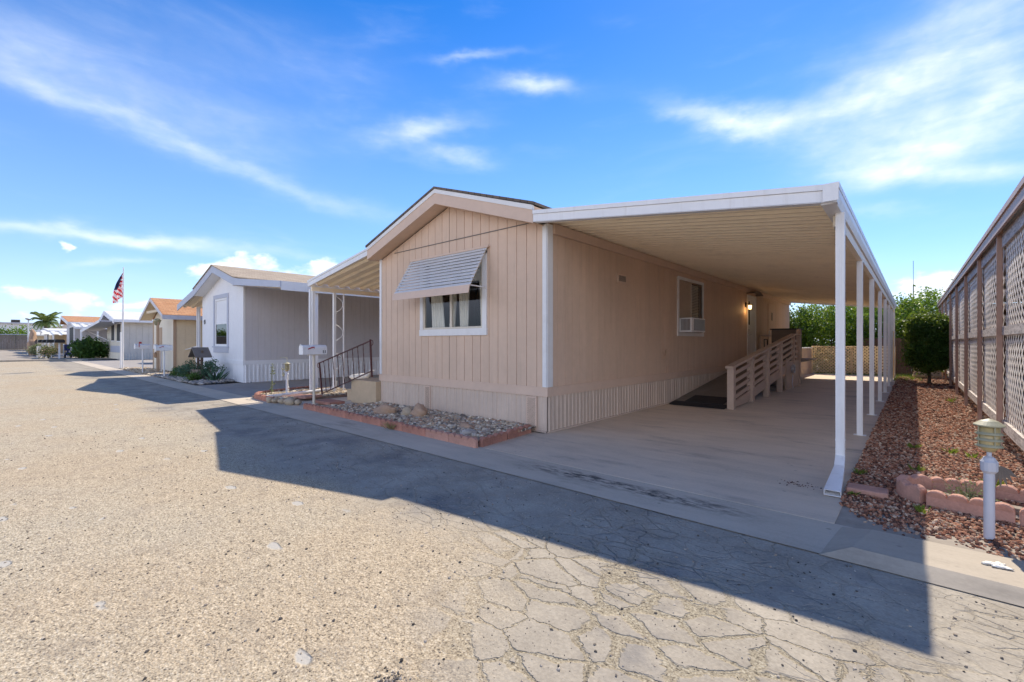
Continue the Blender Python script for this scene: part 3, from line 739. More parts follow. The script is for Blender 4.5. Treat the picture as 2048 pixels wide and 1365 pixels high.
# white corner trims
for x0, x1, y0, y1 in ((XR - .075, XR + .006, YF - .02, YF + .0), (XR + .0005, XR + .02, YF - .02, YF + .12), (XL - .02, XL + .05, YF - .02, YF)):
    mb = MB(); mb.box(x0, x1, y0, y1, ZS + .003, 3.13); mb.build('corner_trim', MT['white_trim'], home)
# gable roof
XE0, XE1, YE = -8.66, -4.17, 5.17
ez = lambda x: 3.36 + .327 * ((x - XE0) if x < XM - .02 else (XE1 - x))
xp = (XE0 + XE1) / 2; zp = ez(xp)
mb = MB()
for a, b in ((XE0 - .03, xp), (xp, XE1 + .03)):
    za, zb = (3.36, zp) if a < xp - .1 else (zp, 3.36)
    mb.prism([(a, za + .002), (b, zb + .002), (b, zb + .042), (a, za + .042)], YE - .025, YB + .3, 'y')
mb.build('roof', MT['shingle_brown'], home)
mb = MB(); mf = MB()
for a, b, za, zb in ((XE0, xp, 3.36, zp), (xp, XE1, zp, 3.36)):
    mf.prism([(a, za - .262), (b, zb - .262), (b, zb - .068), (a, za - .068)], YE, YE + .03, 'y')
    mb.prism([(a, za - .072), (b, zb - .072), (b, zb), (a, za)], YE - .012, YE + .03, 'y')
mf.build('gable_fascia', MT['siding_trim'], home); mb.build('drip_edge', MT['white_trim'], home)
mb = MB()
for a, b, za, zb in ((XE0, xp, 3.36, zp), (xp, XE1, zp, 3.36)):
    mb.prism([(a, za - .262), (b, zb - .262), (b, zb - .245), (a, za - .245)], YE + .031, YF + .02, 'y')
mb.box(XE0, XE0 + .02, YE + .031, YB + .2, 3.10, 3.35); mb.box(XE1 - .02, XE1, YE + .031, YB + .2, 3.16, 3.35)
mb.box(XE0 + .021, XL, YF + .021, YB + .2, 3.10, 3.115)
mb.build('soffit', MT['siding'], home)
# ledger board under the carport
mb = MB(); mb.box(XR + .002, XR + .045, YF + .13, YB + .1, 3.0, 3.15); mb.build('ledger_board', MT['siding_trim'], home)

# front window
w = MB()
for a, b, c, d in ((-7.19, -7.10, 1.60, 2.90), (-5.48, -5.38, 1.60, 2.90), (-7.19, -5.38, 2.86, 2.95)): w.box(a, b, YF - .022, YF + .02, c, d if c < 2.8 else d)
wf = w.build('window', MT['white_trim'], home)
mb = MB(); mb.box(-7.20, -5.37, YF - .03, YF + .02, 1.48, 1.598); mb.build('sill', MT['white_trim'], wf)
mb = MB()
for a, b, c, d in ((-7.10, -5.48, 1.60, 1.635), (-7.10, -5.48, 2.82, 2.86), (-7.10, -7.065, 1.636, 2.819), (-5.515, -5.48, 1.636, 2.819), (-6.325, -6.275, 1.636, 2.819)): mb.box(a, b, YF - .006, YF + .03, c, d)
mb.build('window_frame', MT['alu'], wf)
mb = MB(); mb.add([(-7.064, YF + .01, 1.636), (-6.326, YF + .01, 1.636), (-6.326, YF + .01, 2.819), (-7.064, YF + .01, 2.819)], [(0, 1, 2, 3)])
mb.build('pane', MT['glass'], wf)
mb = MB(); mb.add([(-6.274, YF + .018, 1.636), (-5.516, YF + .018, 1.636), (-5.516, YF + .018, 2.819), (-6.274, YF + .018, 2.819)], [(0, 1, 2, 3)])
mb.build('pane', MT['glass'], wf)
def curtain(mb, x0t, x1t, x0b, x1b, y, z0, z1, n=34, amp=.018, fr=9):
    rows = 10; v = []
    for r in range(rows + 1):
        f = r / rows; g = f ** 1.3
        for i in range(n + 1):
            s = i / n; x = (x0t + (x1t - x0t) * s) * (1 - g) + (x0b + (x1b - x0b) * s) * g
            v.append((x, y + amp * math.sin(s * fr * 6.28 + .5 * math.sin(f * 3)), z1 + (z0 - z1) * f))
    mb.add(v, [(r * (n + 1) + i, r * (n + 1) + i + 1, (r + 1) * (n + 1) + i + 1, (r + 1) * (n + 1) + i) for r in range(rows) for i in range(n)], True)
for a in ((-7.08, -6.75, -7.0, -6.62), (-6.42, -6.27, -6.5, -6.33), (-6.26, -5.95, -6.2, -5.98), (-5.72, -5.48, -5.66, -5.40)):
    mb = MB(); curtain(mb, *a, YF + .13, 1.62, 2.85, fr=5); mb.build('curtain', MT['curtain'], wf)
mb = MB(); curtain(mb, -7.09, -5.49, -7.09, -5.49, YF + .18, 2.45, 2.85, 60, .01, 16); mb.build('valance_curtain', MT['curtain'], wf)

# slatted metal awning over the front window
aw = MB()
AT, AB = Vector((0, YF - .03, 2.945)), Vector((0, 5.03, 2.27))
NS = 11
for i in range(NS):
    f0, f1 = i / NS, (i + 1.0) / NS
    p = AT.lerp(AB, f0); q = AT.lerp(AB, f1)
    xa = -7.47 + .0 * f0; xb = -5.35 + .0 * f0
    # each slat flatter than the fall of the awning, with a small turned down lip
    a = (p.y + .0, p.z + .004); b = (p.y + (q.y - p.y) * 1.0, p.z - (p.z - q.z) * .60); c = (b[0] - .001, b[1] - .008)
    th = .004
    aw.prism([a, b, c, (c[0] + th, c[1]), (b[0] + th, b[1] - th), (a[0], a[1] - th)], xa, xb, 'x')
awn = aw.build('awning', MT['awning_slat'], home)
mb = MB(); mb.prism([(5.04, 2.29), (5.025, 2.29), (4.995, 2.155), (5.01, 2.155)], -7.49, -5.36, 'x'); mb.build('valance', MT['siding_trim'], awn)
mb = MB(); mb.box(-7.49, -5.31, YF - .05, YF - .012, 2.945, 2.975); mb.build('header', MT['siding_trim'], awn)
for x in (-7.44, -5.40):
    mb = MB(); mb.beam((x, YF - .01, 2.93), (x, 5.04, 2.26), .022, .03); mb.build('awning_rafter', MT['alu'], awn)
    mb = MB(); mb.tube([(x, YF - .02, 2.28), (x, 5.06, 2.29)], .011, 6); mb.build('arm', MT['white_trim'], awn)

# wall vent
mb = MB(); mb.box(XR, XR + .02, 7.58, 7.92, 2.47, 2.63); v_ = mb.build('wall_vent', MT['siding_trim'], home)
mb = MB()
for k in range(6): mb.box(XR + .021, XR + .028, 7.62, 7.88, 2.50 + k * .018, 2.509 + k * .018)
mb.build('louvre', MT['box_grey'], v_)
# cable on the wall
mb = MB()
pts = [(XR + .012, 9.66 + .012 * math.sin(k * 1.7), 3.0 - k * .1) for k in range(21)]
mb.tube(pts, .007, 5)
mb.tube([(XR + .014, 9.68, 1.0), (XR + .02, 9.58, .98), (XR + .02, 9.54, 1.12), (XR + .02, 9.60, 1.16), (XR + .02, 9.66, 1.05), (XR + .02, 9.76, 1.2), (XR + .018, 9.80, 1.0), (XR + .014, 9.86, .68)], .007, 5)
mb.tube([(XR + .012, 9.66 + (16.0 - 9.66) * f, 3.0 - .30 * math.sin(f * 3.14) * (1 - f) - .12 * f) for f in [i / 14 for i in range(15)]], .006, 5)
mb.build('cable', MT['siding'], home)
# side window
w = MB()
for c, d, y0, y1 in ((1.60, 2.83, 10.42, 10.50), (1.60, 2.83, 12.06, 12.14), (2.83, 2.90, 10.42, 12.14), (1.51, 1.598, 10.42, 12.14)): w.box(XR - .02, XR + .026, y0, y1, c, d)
wf = w.build('window', MT['white_trim'], home)
mb = MB(); mb.box(XR - .045, XR - .005, 10.50, 11.30, 1.60, 2.83); mb.build('window_shade', MT['shade_tan'], wf)
mb = MB(); mb.box(XR - .02, XR + .004, 11.30, 11.335, 1.60, 2.83); mb.build('window_frame', MT['alu'], wf)
mb = MB(); mb.add([(XR - .018, 11.336, 1.6), (XR - .018, 12.06, 1.6), (XR - .018, 12.06, 2.83), (XR - .018, 11.336, 2.83)], [(0, 1, 2, 3)]); mb.build('pane', MT['glass'], wf)
mb = MB()
for k in range(30): mb.prism([(XR - .10, 1.62 + k * .04), (XR - .075, 1.64 + k * .04), (XR - .073, 1.637 + k * .04), (XR - .098, 1.617 + k * .04)], 11.34, 12.05, 'y')
mb.build('blind', MT['curtain'], wf)
# door
mb = MB()
for c, d, y0, y1 in ((.90, 2.88, 16.30, 16.36), (.90, 2.88, 17.33, 17.39), (2.88, 2.93, 16.30, 17.39)): mb.box(XR - .02, XR + .02, y0, y1, c, d)
dr = mb.build('door', MT['white_trim'], home)
mb = MB(); mb.box(XR - .03, XR + .004, 16.361, 17.329, .905, 2.879); mb.build('door_leaf', MT['white'], dr)
mb = MB(); mb.box(XR + .0045, XR + .010, 16.46, 16.60, 1.95, 2.72); mb.build('door_pane', MT['dark'], dr)
mb = MB(); mb.tube([(XR + .004, 16.46, 1.62), (XR + .06, 16.46, 1.62), (XR + .065, 16.56, 1.62)], .013, 8)
mb.build('door_handle', MT['steel'], dr)
mb = MB(); mb.tube([(XR + .004, 16.46, 1.78), (XR + .03, 16.46, 1.78)], .028, 10); mb.build('deadbolt', MT['steel'], dr)
mb = MB(); n_ = 12
pr = [(16.22 + 1.25 * k / n_, 2.955 + .09 * math.sin(math.pi * k / n_)) for k in range(n_ + 1)]
mb.prism(pr + [(p[0], p[1] + .022) for p in reversed(pr)], XR + .0, XR + .22, 'x'); mb.build('door_hood', MT['box_grey'], dr)
# utility door
mb = MB(); mb.box(XR, XR + .022, 19.1, 20.15, .80, 2.82); d2 = mb.build('utility_door', MT['siding_trim'], home)
mb = MB()
for k in range(3): mb.box(XR + .0225, XR + .028, 19.55 + k * .09, 19.58 + k * .09, 2.2, 2.5)
mb.build('louvre', MT['box_grey'], d2)
mb = MB(); mb.box(XR + .0225, XR + .05, 19.22, 19.26, 1.75, 1.80); mb.build('door_handle', MT['steel'], d2)
# lit porch lamp
mb = MB(); mb.box(XR + .0, XR + .03, 16.04, 16.14, 2.50, 2.66); mb.tube([(XR + .02, 16.09, 2.60), (XR + .12, 16.09, 2.62), (XR + .13, 16.09, 2.58)], .012, 8)
mb.lathe([(0.0, 2.60), (.055, 2.585), (.06, 2.56), (.0, 2.56)], (XR + .14, 16.09, 0), 12)
lp = mb.build('porch_lamp', MT['black'], home)
lm, lt, lb = new_mat('lamp_glow'); lb.inputs['Base Color'].default_value = (.9, .7, .4, 1); lb.inputs['Emission Color'].default_value = (1, .62, .25, 1); lb.inputs['Emission Strength'].default_value = 3.5
mb = MB(); mb.lathe([(.0, 2.43), (.038, 2.435), (.05, 2.50), (.054, 2.559), (0, 2.559)], (XR + .14, 16.09, 0), 12); mb.build('lamp_glass', lm, lp)
pl_ = bpy.data.lights.new('porch_bulb', 'POINT'); pl_.energy = 1.0; pl_.color = (1, .55, .2); pl_.shadow_soft_size = .03
plo = bpy.data.objects.new('porch_bulb', pl_); COL.objects.link(plo); plo.location = (XR + .14, 16.09, 2.38)

# window air conditioner
ac = thing('air_conditioner', 'white window air conditioner sticking out of the side window', 'air conditioner', (XR, 11.0, 1.62))
mb = MB(); mb.bbox(XR - .02, XR + .30, 10.53, 11.42, 1.603, 1.93, .012); mb.build('case', MT['white'], ac)
mb = MB(); mb.box(XR + .05, XR + .26, 10.523, 10.5295, 1.64, 1.90); gr = mb.build('grille', MT['box_grey'], ac); mb = MB()
for k in range(7): mb.box(XR + .055 + k * .03, XR + .065 + k * .03, 10.517, 10.5228, 1.645, 1.895)
mb.build('fins', MT['steel'], gr); mb = MB(); mb.box(XR + .3005, XR + .306, 10.68, 11.38, 1.64, 1.90)
gr = mb.build('grille', MT['box_grey'], ac); mb = MB()
for k in range(24): mb.box(XR + .3062, XR + .311, 10.69 + k * .0287, 10.70 + k * .0287, 1.645, 1.895)
mb.build('fins', MT['steel'], gr)

# ------------------------------------------------------------------ carport
cp = thing('carport', 'white metal carport with ribbed ceiling attached to the beige home', 'carport', (-0.55, 5.68, 0))
CX0, CX1, CY0, CY1 = -4.165, -0.54, 5.17, 23.0
cz = lambda x: 3.28 + (2.83 - 3.28) * (x - CX0) / (CX1 - CX0)        # top of the fascia
mb = MB(); pans(mb, CX0 - .02, cz(CX0) - .05, CX1 - .02, cz(CX1) - .05, CY0 + .05, CY1 - .05); mb.build('roof_deck', MT['ceiling'], cp)
mb = MB(); mb.prism([(CX0, cz(CX0) - .165), (CX1, cz(CX1) - .165), (CX1, cz(CX1) - .058), (CX0, cz(CX0) - .058)], CY0, CY0 + .03, 'y')
mb.prism([(CX0, cz(CX0) - .055), (CX1, cz(CX1) - .055), (CX1, cz(CX1)), (CX0, cz(CX0))], CY0 - .014, CY0 + .03, 'y')
mb.prism([(CX0, cz(CX0) - .17), (CX1, cz(CX1) - .17), (CX1, cz(CX1) - .162), (CX0, cz(CX0) - .162)], CY0, CY0 + .10, 'y')
mb.box(CX1 - .11, CX1 + .012, CY0 - .018, CY0 - .0145, cz(CX1) - .155, cz(CX1) + .012)
mb.build('fascia', MT['white'], cp)
mb = MB(); mb.prism([(CX0, cz(CX0) - .17), (CX1, cz(CX1) - .17), (CX1, cz(CX1)), (CX0, cz(CX0))], CY1 - .03, CY1, 'y'); mb.build('fascia', MT['white'], cp)
mb = MB()                                  # gutter along the outer edge
mb.prism([(CX1 - .13, 2.66), (CX1 - .01, 2.66), (CX1 + .012, 2.72), (CX1 + .012, 2.845), (CX1 - .003, 2.845), (CX1 - .003, 2.73), (CX1 - .02, 2.675), (CX1 - .12, 2.675), (CX1 - .12, 2.74), (CX1 - .13, 2.74)], CY0 + .031, CY1, 'y')
mb.box(CX1 + .0125, CX1 + .017, CY0 - .01, CY1, 2.79, 2.845)
mb.build('gutter_edge', MT['white'], cp)
mb = MB(); mb.beam((-.60, 5.70, 2.60), (-.60, CY1 - .06, 2.60), .06, .11); mb.build('beam', MT['ceiling'], cp)
posts = [5.74, 8.36, 10.84, 13.5, 15.95, 18.3, 20.7, 22.8]
for y in posts[1:]:
    mb = MB(); mb.box(-.635, -.565, y - .035, y + .035, 0, 2.545)
    for dx in (-.012, .012): mb.box(-.6 + dx - .006, -.6 + dx + .006, y - .039, y - .035, 0, 2.545)
    mb.box(-.675, -.525, y - .055, y + .055, 0, .006)
    mb.build('post', MT['white'], cp)
mb = MB(); mb.box(-.605, -.545, 5.70, 5.76, .0, 2.545); mb.build('post', MT['white'], cp)
mb = MB()                                  # downspout on the front post
prof = lambda: None
mb.box(-.60, -.525, 5.615, 5.685, .16, 2.66); mb.box(-.603, -.522, 5.612, 5.688, .36, .375); mb.box(-.603, -.522, 5.612, 5.688, .27, .28)
for dx in (-.58, -.5625, -.545): mb.box(dx - .004, dx + .004, 5.611, 5.615, .38, 2.6)
mb.beam((-.5625, 5.655, .20), (-.555, 5.47, .10), .08, .07)
def chute(mb, p, q, w0, w1, h0, h1):
    p, q = Vector(p), Vector(q); d = (q - p); d.z = 0; d.normalize(); r = Vector((d.y, -d.x, 0))
    v = []
    for e, w_, h_ in ((p, w0, h0), (q, w1, h1)):
        for sx, sz in ((-1, 0), (1, 0), (1, 1), (-1, 1)): v.append(e + r * (sx * w_ / 2) + Vector((0, 0, sz * h_)))
    t_ = .004
    vi = [Vector(x) for x in v]
    mb.add(v, [(0, 1, 5, 4), (1, 2, 6, 5), (2, 3, 7, 6), (3, 0, 4, 7)])
    v2 = []
    for e, w_, h_ in ((p, w0 - .008, h0 - .008), (q, w1 - .008, h1 - .008)):
        for sx, sz in ((-1, 0), (1, 0), (1, 1), (-1, 1)): v2.append(e + r * (sx * w_ / 2) + Vector((0, 0, sz * h_ + .004)))
    mb.add(v2, [(4, 5, 1, 0), (5, 6, 2, 1), (6, 7, 3, 2), (7, 4, 0, 3)])
    mb.add([v[4], v[5], v[6], v[7], v2[4], v2[5], v2[6], v2[7]], [(0, 1, 5, 4), (1, 2, 6, 5), (2, 3, 7, 6), (3, 0, 4, 7)])
chute(mb, (-.553, 5.50, .085), (-.54, 4.84, .008), .08, .125, .065, .05)
mb.build('downspout', MT['white'], cp)

# ------------------------------------------------------------------ wheelchair ramp
rp = thing('wheelchair_ramp', 'beige wooden wheelchair ramp with slatted handrail rising to the side door', 'ramp', (-3.4, 10.0, 0))
sl = .117; y0r, y1r, zl = 9.82, 16.2, .75
mb = MB(); mb.prism([(y0r, .012), (y1r, zl), (y1r, zl - .05), (y0r + .3, .005)], XR + .05, -2.83, 'x'); mb.build('ramp_deck', MT['ramp_deck'], rp)
mb = MB(); mb.box(XR + .05, -2.83, y1r + .001, 21.0, zl - .05, zl); mb.build('landing', MT['ramp_deck'], rp)
hr = lambda y: .86 + sl * (y - y0r)
py_posts = [(9.90, .0), (11.36, 0), (12.82, 0), (14.33, 0)]
for y, _ in py_posts:
    mb = MB(); mb.bbox(-2.86, -2.73, y - .075, y + .075, 0, hr(y) - .025, .008); mb.build('post', MT['rail_wood'], rp)
mb = MB(); mb.bbox(-2.84, -2.72, 16.9, 17.02, 0, 1.78, .008); mb.build('post', MT['rail_wood'], rp)
mb = MB(); mb.box(-2.84, -2.75, 16.15, 16.25, .3, 1.58); mb.build('post', MT['rail_wood'], rp)
mb = MB(); mb.beam((-2.79, 9.74, hr(9.74)), (-2.79, 16.22, hr(16.22)), .15, .045); mb.beam((-2.79, 16.22, hr(16.22)), (-2.79, 17.06, hr(16.22) + .01), .15, .045); mb.build('handrail', MT['rail_wood'], rp)
for k in range(4):
    d = .18 + .165 * k
    mb = MB(); mb.beam((-2.80, 9.86, hr(9.86) - d), (-2.80, 16.2, hr(16.2) - d), .03, .075); mb.build('slat', MT['rail_wood'], rp)
    mb = MB(); mb.beam((-2.80, 16.26, hr(16.2) - d - .02), (-2.80, 16.9, hr(16.2) - d - .02), .03, .075); mb.build('slat', MT['rail_wood'], rp)
mb = MB(); mb.prism([(9.86, .02), (9.86, hr(9.86) - .76), (15.05, hr(15.05) - .76), (15.05, hr(15.05) - 1.0), (10.9, .02)], -2.815, -2.785, 'x'); mb.build('skirt_board', MT['rail_wood'], rp)
mb = MB(); mb.box(-2.80, -2.765, 15.0, 16.9, .0, .80); mb.box(-2.762, -2.75, 15.0, 15.08, 0, .9); mb.build('side_panel', MT['rail_wood'], rp)
for k in range(4):
    mb = MB(); mb.box(-3.9, -2.86, 14.2 + .3 * k, 14.26 + .3 * k, .02 + .0 * k, .10); mb.build('joist', MT['box_grey'], rp)
mb = MB(); mb.tube([(-4.0, 17.5, .75), (-4.0, 17.5, 1.60), (-4.0, 20.8, 1.60), (-4.0, 20.8, .75)], .022, 6); mb.tube([(-4.0, 17.5, 1.05), (-4.0, 20.8, 1.05)], .018, 6); mb.build('wall_rail', MT['rail_wood'], rp)

mat_ = MB(); mat_.prism([(9.72, .004), (10.02, .035), (10.05, .06), (9.95, .06), (9.75, .022)], -4.02, -2.88, 'x')
mo = mat_.build('threshold_mat', MT['black_rubber'], origin=(-3.4, 9.8, 0)); tag(mo, 'long black rubber threshold strip at the foot of the ramp', 'mat')
mb = MB(); mb.prism([(10.12, .062), (10.75, .136), (10.75, .124), (10.12, .050)], -3.82, -3.02, 'x')
tag(mb.build('door_mat', MT['black_rubber'], origin=(-3.4, 10.4, .08)), 'black rubber mat lying on the lower ramp deck', 'mat')
sb = thing('storage_box', 'dark grey storage cabinet with black lid on the ramp landing', 'cabinet', (-3.2, 17.9, zl))
mb = MB(); mb.bbox(-3.66, -2.90, 17.5, 18.3, zl, 1.79, .01); mb.box(-3.60, -2.96, 17.488, 17.4995, zl + .08, 1.36); mb.box(-3.60, -2.96, 17.488, 17.4995, 1.40, 1.75); mb.build('body', MT['box_grey'], sb)
mb = MB(); mb.bbox(-3.70, -2.86, 17.44, 18.35, 1.791, 1.83, .008); mb.build('lid', MT['black'], sb)
mb = MB(); mb.tube([(-3.32, 17.486, 1.30), (-3.32, 17.45, 1.29), (-3.20, 17.45, 1.29), (-3.20, 17.486, 1.30)], .008, 6); mb.build('handle', MT['steel'], sb)
fb = thing('folding_cart', 'folded black and silver cart leaning by the porch wall', 'cart', (-3.9, 17.6, zl))
mb = MB(); mb.tube([(-3.86, 17.46, zl + .05), (-3.94, 17.75, zl + .72)], .016, 6); mb.tube([(-3.76, 17.46, zl + .05), (-3.84, 17.75, zl + .72)], .016, 6); mb.tube([(-3.94, 17.75, zl + .72), (-3.84, 17.75, zl + .72)], .016, 6); mb.build('frame', MT['black'], fb)
for dx in (-.88, -.72):
    mb = MB(); mb.tube([(-3.0 + dx - .015, 17.46, zl + .07), (-3.0 + dx + .015, 17.46, zl + .07)], .068, 12); mb.build('wheel', MT['steel'], fb)
hs_ = MB(); 
pts = [(-2.70 + .03 * math.sin(k * .5), 15.65 + .16 * math.cos(k * .7), .55 + .11 * math.sin(k * .7) + .001 * k) for k in range(40)]
hs_.tube(pts, .014, 6); hs_.tube([(-2.70, 15.6, .4), (-2.70, 15.5, .15), (-2.66, 15.4, .02)], .014, 6)
tag(hs_.build('garden_hose', MT['steel'], origin=(-2.7, 15.6, .3)), 'coiled grey garden hose hanging on the ramp side panel', 'hose')

# ------------------------------------------------------------------ edging blocks
def scallop(L, h, t, ns, seed):
    mb = MB(); rg_ = random.Random(seed); pts = [(-L / 2, 0)]
    w = L / ns; dep = [.8]
    for i in range(ns):
        for k in range(7):
            a = math.pi * (1 - k / 6); dep.append(.66 + .34 * math.sin(a) ** .6 if 0 < k < 6 else .66); pts.append((-L / 2 + w * (i + .5) + w * .5 * math.cos(a), h - w * .36 + w * .36 * math.sin(a) + rg_.uniform(-.002, .002)))
    pts.append((L / 2, 0)); dep.append(.8)
    n = len(pts); b = .008
    # bevelled front/back faces
    rows = []
    for y, ins in ((-t / 2, b), (-t / 2 + b, 0), (t / 2 - b, 0), (t / 2, b)):
        rows.append([(x * (1 - ins / L * 2), y * dd, max(0, z - ins) if z > 0 else 0) for (x, z), dd in zip(pts, dep)])
    v = [p for r in rows for p in r]; f = [tuple(range(n)), tuple(reversed(range(3 * n, 4 * n)))]
    for r in range(3):
        for i in range(n):
            j = (i + 1) % n; f.append((r * n + i, (r + 1) * n + i, (r + 1) * n + j, r * n + j))
    mb.add(v, f); return mb

def place_block(mb_args, mat, p, q, z, label, group):
    p, q = Vector(p), Vector(q); L = (q - p).length - .006
    o = scallop(L, *mb_args).build('edging_block', mat, origin=(0, 0, 0))
    o.location = ((p.x + q.x) / 2, (p.y + q.y) / 2, z); o.rotation_euler = (0, 0, math.atan2(q.y - p.y, q.x - p.x))
    return tag(o, label, 'edging block', group)

FG = 'scalloped edging blocks before the beige house'
xs = [-9.42, -8.83, -8.24, -7.65, -7.06, -6.47, -5.88, -5.29, -4.77, -4.22]
lab = ['worn red edging block by the foot of the white number 11 mailbox', 'second worn red edging block from the number 11 mailbox', 'worn red edging block between mailbox and tan steps', 'worn red edging block in front of the tan step box',
       'red edging block left of the large brown boulder', 'red edging block in front of the two round stones', 'red edging block beside the dry grass tuft', 'dark red edging block right of the dry grass tuft', 'pinkish scalloped edging block left of the bed corner', 'pinkish scalloped edging block at the front corner of the bed']
for i in range(9):
    place_block((.12 + .006 * (i % 3), .075, 4, i), MT['brick_red'] if i < 7 else MT['brick_pink'], (xs[i], 4.19 - .011 * i), (xs[i + 1], 4.18 - .011 * i), -.006, lab[i] if i < 8 else lab[9], FG)
place_block((.125, .075, 4, 21), MT['brick_red'], (-4.23, 4.16), (-4.29, 4.72), -.006, 'red scalloped edging block on the driveway side near the bed corner', FG)
place_block((.13, .075, 4, 22), MT['brick_red'], (-4.29, 4.74), (-4.36, 5.34), -.006, 'red scalloped edging block next to the house corner', FG)

# oval bed by the path light
OG = 'scalloped edging blocks round the small bed by the path light'
ob = [((.10, 5.55), (.50, 5.66), 'pink scalloped edging block in the back row of the right bed, nearest the driveway'), ((.515, 5.66), (1.05, 5.52), 'pink scalloped edging block in the back row, behind the path light'), ((1.06, 5.51), (1.55, 5.4), 'pink scalloped edging block in the back row at the frame edge'),
      ((.07, 5.06), (.56, 4.98), 'large pink scalloped edging block in the front row, left of the path light post'), ((.575, 4.98), (1.08, 4.95), 'pink scalloped edging block in the front row, right of the path light post')]
for i, (p, q, l) in enumerate(ob): place_block((.16, .075, 4, 40 + i), MT['brick_pink'], p, q, -.01, l, OG)
pts = [(.055, 5.07), (-.05, 5.16), (-.085, 5.28), (-.05, 5.42), (.09, 5.545)]
mb = MB(); n = 28; v = []
def bez(f):
    k = f * 4; i = min(3, int(k)); u = k - i; p = [Vector((*pts[max(0, i - 1)], 0)), Vector((*pts[i], 0)), Vector((*pts[i + 1], 0)), Vector((*pts[min(4, i + 2)], 0))]
    return .5 * (2 * p[1] + (p[2] - p[0]) * u + (2 * p[0] - 5 * p[1] + 4 * p[2] - p[3]) * u * u + (3 * p[1] - p[0] - 3 * p[2] + p[3]) * u ** 3)
for i in range(n + 1):
    c = bez(i / n); d = (bez(min(1, i / n + .01)) - bez(max(0, i / n - .01))).normalized(); r = Vector((d.y, -d.x, 0)) * .0375
    h = .135 + .03 * abs(math.sin(i / n * math.pi * 5))
    for s_, z in ((-1, -.01), (-1, h - .01), (-.75, h), (.75, h), (1, h - .01), (1, -.01)): v.append(c + r * s_ + Vector((0, 0, z)))
f = [tuple(range(6)), tuple(reversed(range(n * 6, n * 6 + 6)))]
for i in range(n):
    for k in range(5): f.append((i * 6 + k, (i + 1) * 6 + k, (i + 1) * 6 + k + 1, i * 6 + k + 1))
mb.add(v, f); tag(mb.build('edging_block', MT['brick_pink'], origin=(-.05, 5.3, 0)), 'curved pink scalloped edging block closing the left end of the right bed', 'edging block', OG)
rr = np.random.default_rng(77); q = np.stack([rr.uniform(.02, 1.6, 420), rr.uniform(5.1, 5.5, 420), np.full(420, .015)], 1)
tag(scatter_rocks('bed_gravel', q, rr.uniform(.006, .022, 420), MT['pebble_grey'], .6, 12), 'loose grey gravel inside the small scalloped bed', 'gravel', kind='stuff')
for a, b, z, l in (((.06, 5.36), (.62, 5.24), .045, 'weathered grey plank lying at the left end of the scalloped bed'), ((.30, 5.2), (1.2, 5.3), .035, 'weathered grey plank lying behind the path light post')):
    mb = MB(); mb.beam((*a, z), (*b, z + .01), .09, .035); tag(mb.build('old_plank', MT['old_wood'], origin=(*a, 0)), l, 'plank', 'weathered planks in the scalloped bed')

# pavers
def paver(x0, x1, y0, y1, z0, z1, lab, rz=0, mat='brick_pink'):
    mb = MB(); cx, cy = (x0 + x1) / 2, (y0 + y1) / 2
    mb.bbox(x0 - cx, x1 - cx, y0 - cy, y1 - cy, 0, z1 - z0, .008); o = mb.build('paver', MT[mat]); o.location = (cx, cy, z0); o.rotation_euler = (0, 0, rz)
    return tag(o, lab, 'paver')
paver(-.46, -.17, 5.02, 5.22, .0, .06, 'pink concrete paver beside the carport downspout outlet', .02)
paver(-9.95, -9.25, 4.62, 4.98, .03, .085, 'red paver lying near the number 11 mailbox', .05, 'brick_red')
paver(-11.0, -10.62, 4.65, 5.15, .05, .10, 'pinkish flagstone in the patio bed beside the railing post', .3)
paver(-11.45, -11.0, 4.45, 4.95, .05, .095, 'pinkish flagstone further left in the patio bed', -.2)

# boulders
for c, r_, sd, m_, l in (((-7.28, 4.72, .09), (.25, .15, .12), 3, 'boulder', 'large brown boulder on the pebble bed'), ((-6.72, 4.80, .11), (.105, .10, .105), 5, 'boulder_pale', 'small pale round stone beside the brown round stone'),
                      ((-6.50, 4.90, .11), (.15, .13, .13), 7, 'boulder', 'round brown stone beside the pale round stone'), ((-5.10, 4.72, .07), (.14, .1, .06), 9, 'boulder', 'flat reddish stone in the right part of the pebble bed'), ((-4.75, 4.42, .07), (.12, .09, .06), 11, 'pebble_grey', 'flat grey stone near the corner of the pebble bed')):
    mb = MB(); mb.rock(c, *r_, seed=sd, sub=3, rough=.26); tag(mb.build('boulder', MT[m_], origin=c), l, 'stone')
for i, (x, y, r_) in enumerate(((-10.95, 4.10, .11), (-10.72, 4.12, .09), (-10.50, 4.16, .08), (-10.36, 4.2, .07), (-10.22, 4.24, .13), (-10.02, 4.32, .08))):
    mb = MB(); mb.rock((x, y, .06), r_, r_ * .8, r_ * .75, seed=30 + i); tag(mb.build('border_stone', MT['boulder_pale'], origin=(x, y, .06)), ['pale tan stone at the left end of the row by the mailbox', 'second pale tan stone in the row by the mailbox', 'small pale stone in the middle of the row by the mailbox', 'smallest pale stone in the row by the mailbox', 'largest pale tan stone in the row by the mailbox', 'pale stone at the right end of the row by the mailbox'][i], 'stone', 'pale stones in a row by the mailbox')
# bricks round the patio bed
BG = 'red bricks edging the patio bed'
bp = [(-10.86, 4.13), (-11.42, 4.13), (-11.98, 4.16), (-12.42, 4.42), (-12.66, 4.92), (-12.84, 5.46), (-12.96, 6.0)]
bl = ['red edging brick at the street corner of the patio bed, right end', 'second red edging brick along the street side of the patio bed', 'red edging brick where the patio bed starts to curve', 'red edging brick at the curved corner of the patio bed', 'red edging brick on the driveway side of the patio bed, nearest the curve', 'red edging brick farthest back on the driveway side of the patio bed']
for i in range(6): place_block((.13, .10, 4, 60 + i), MT['brick_red'], bp[i], bp[i + 1], -.004, bl[i], BG)

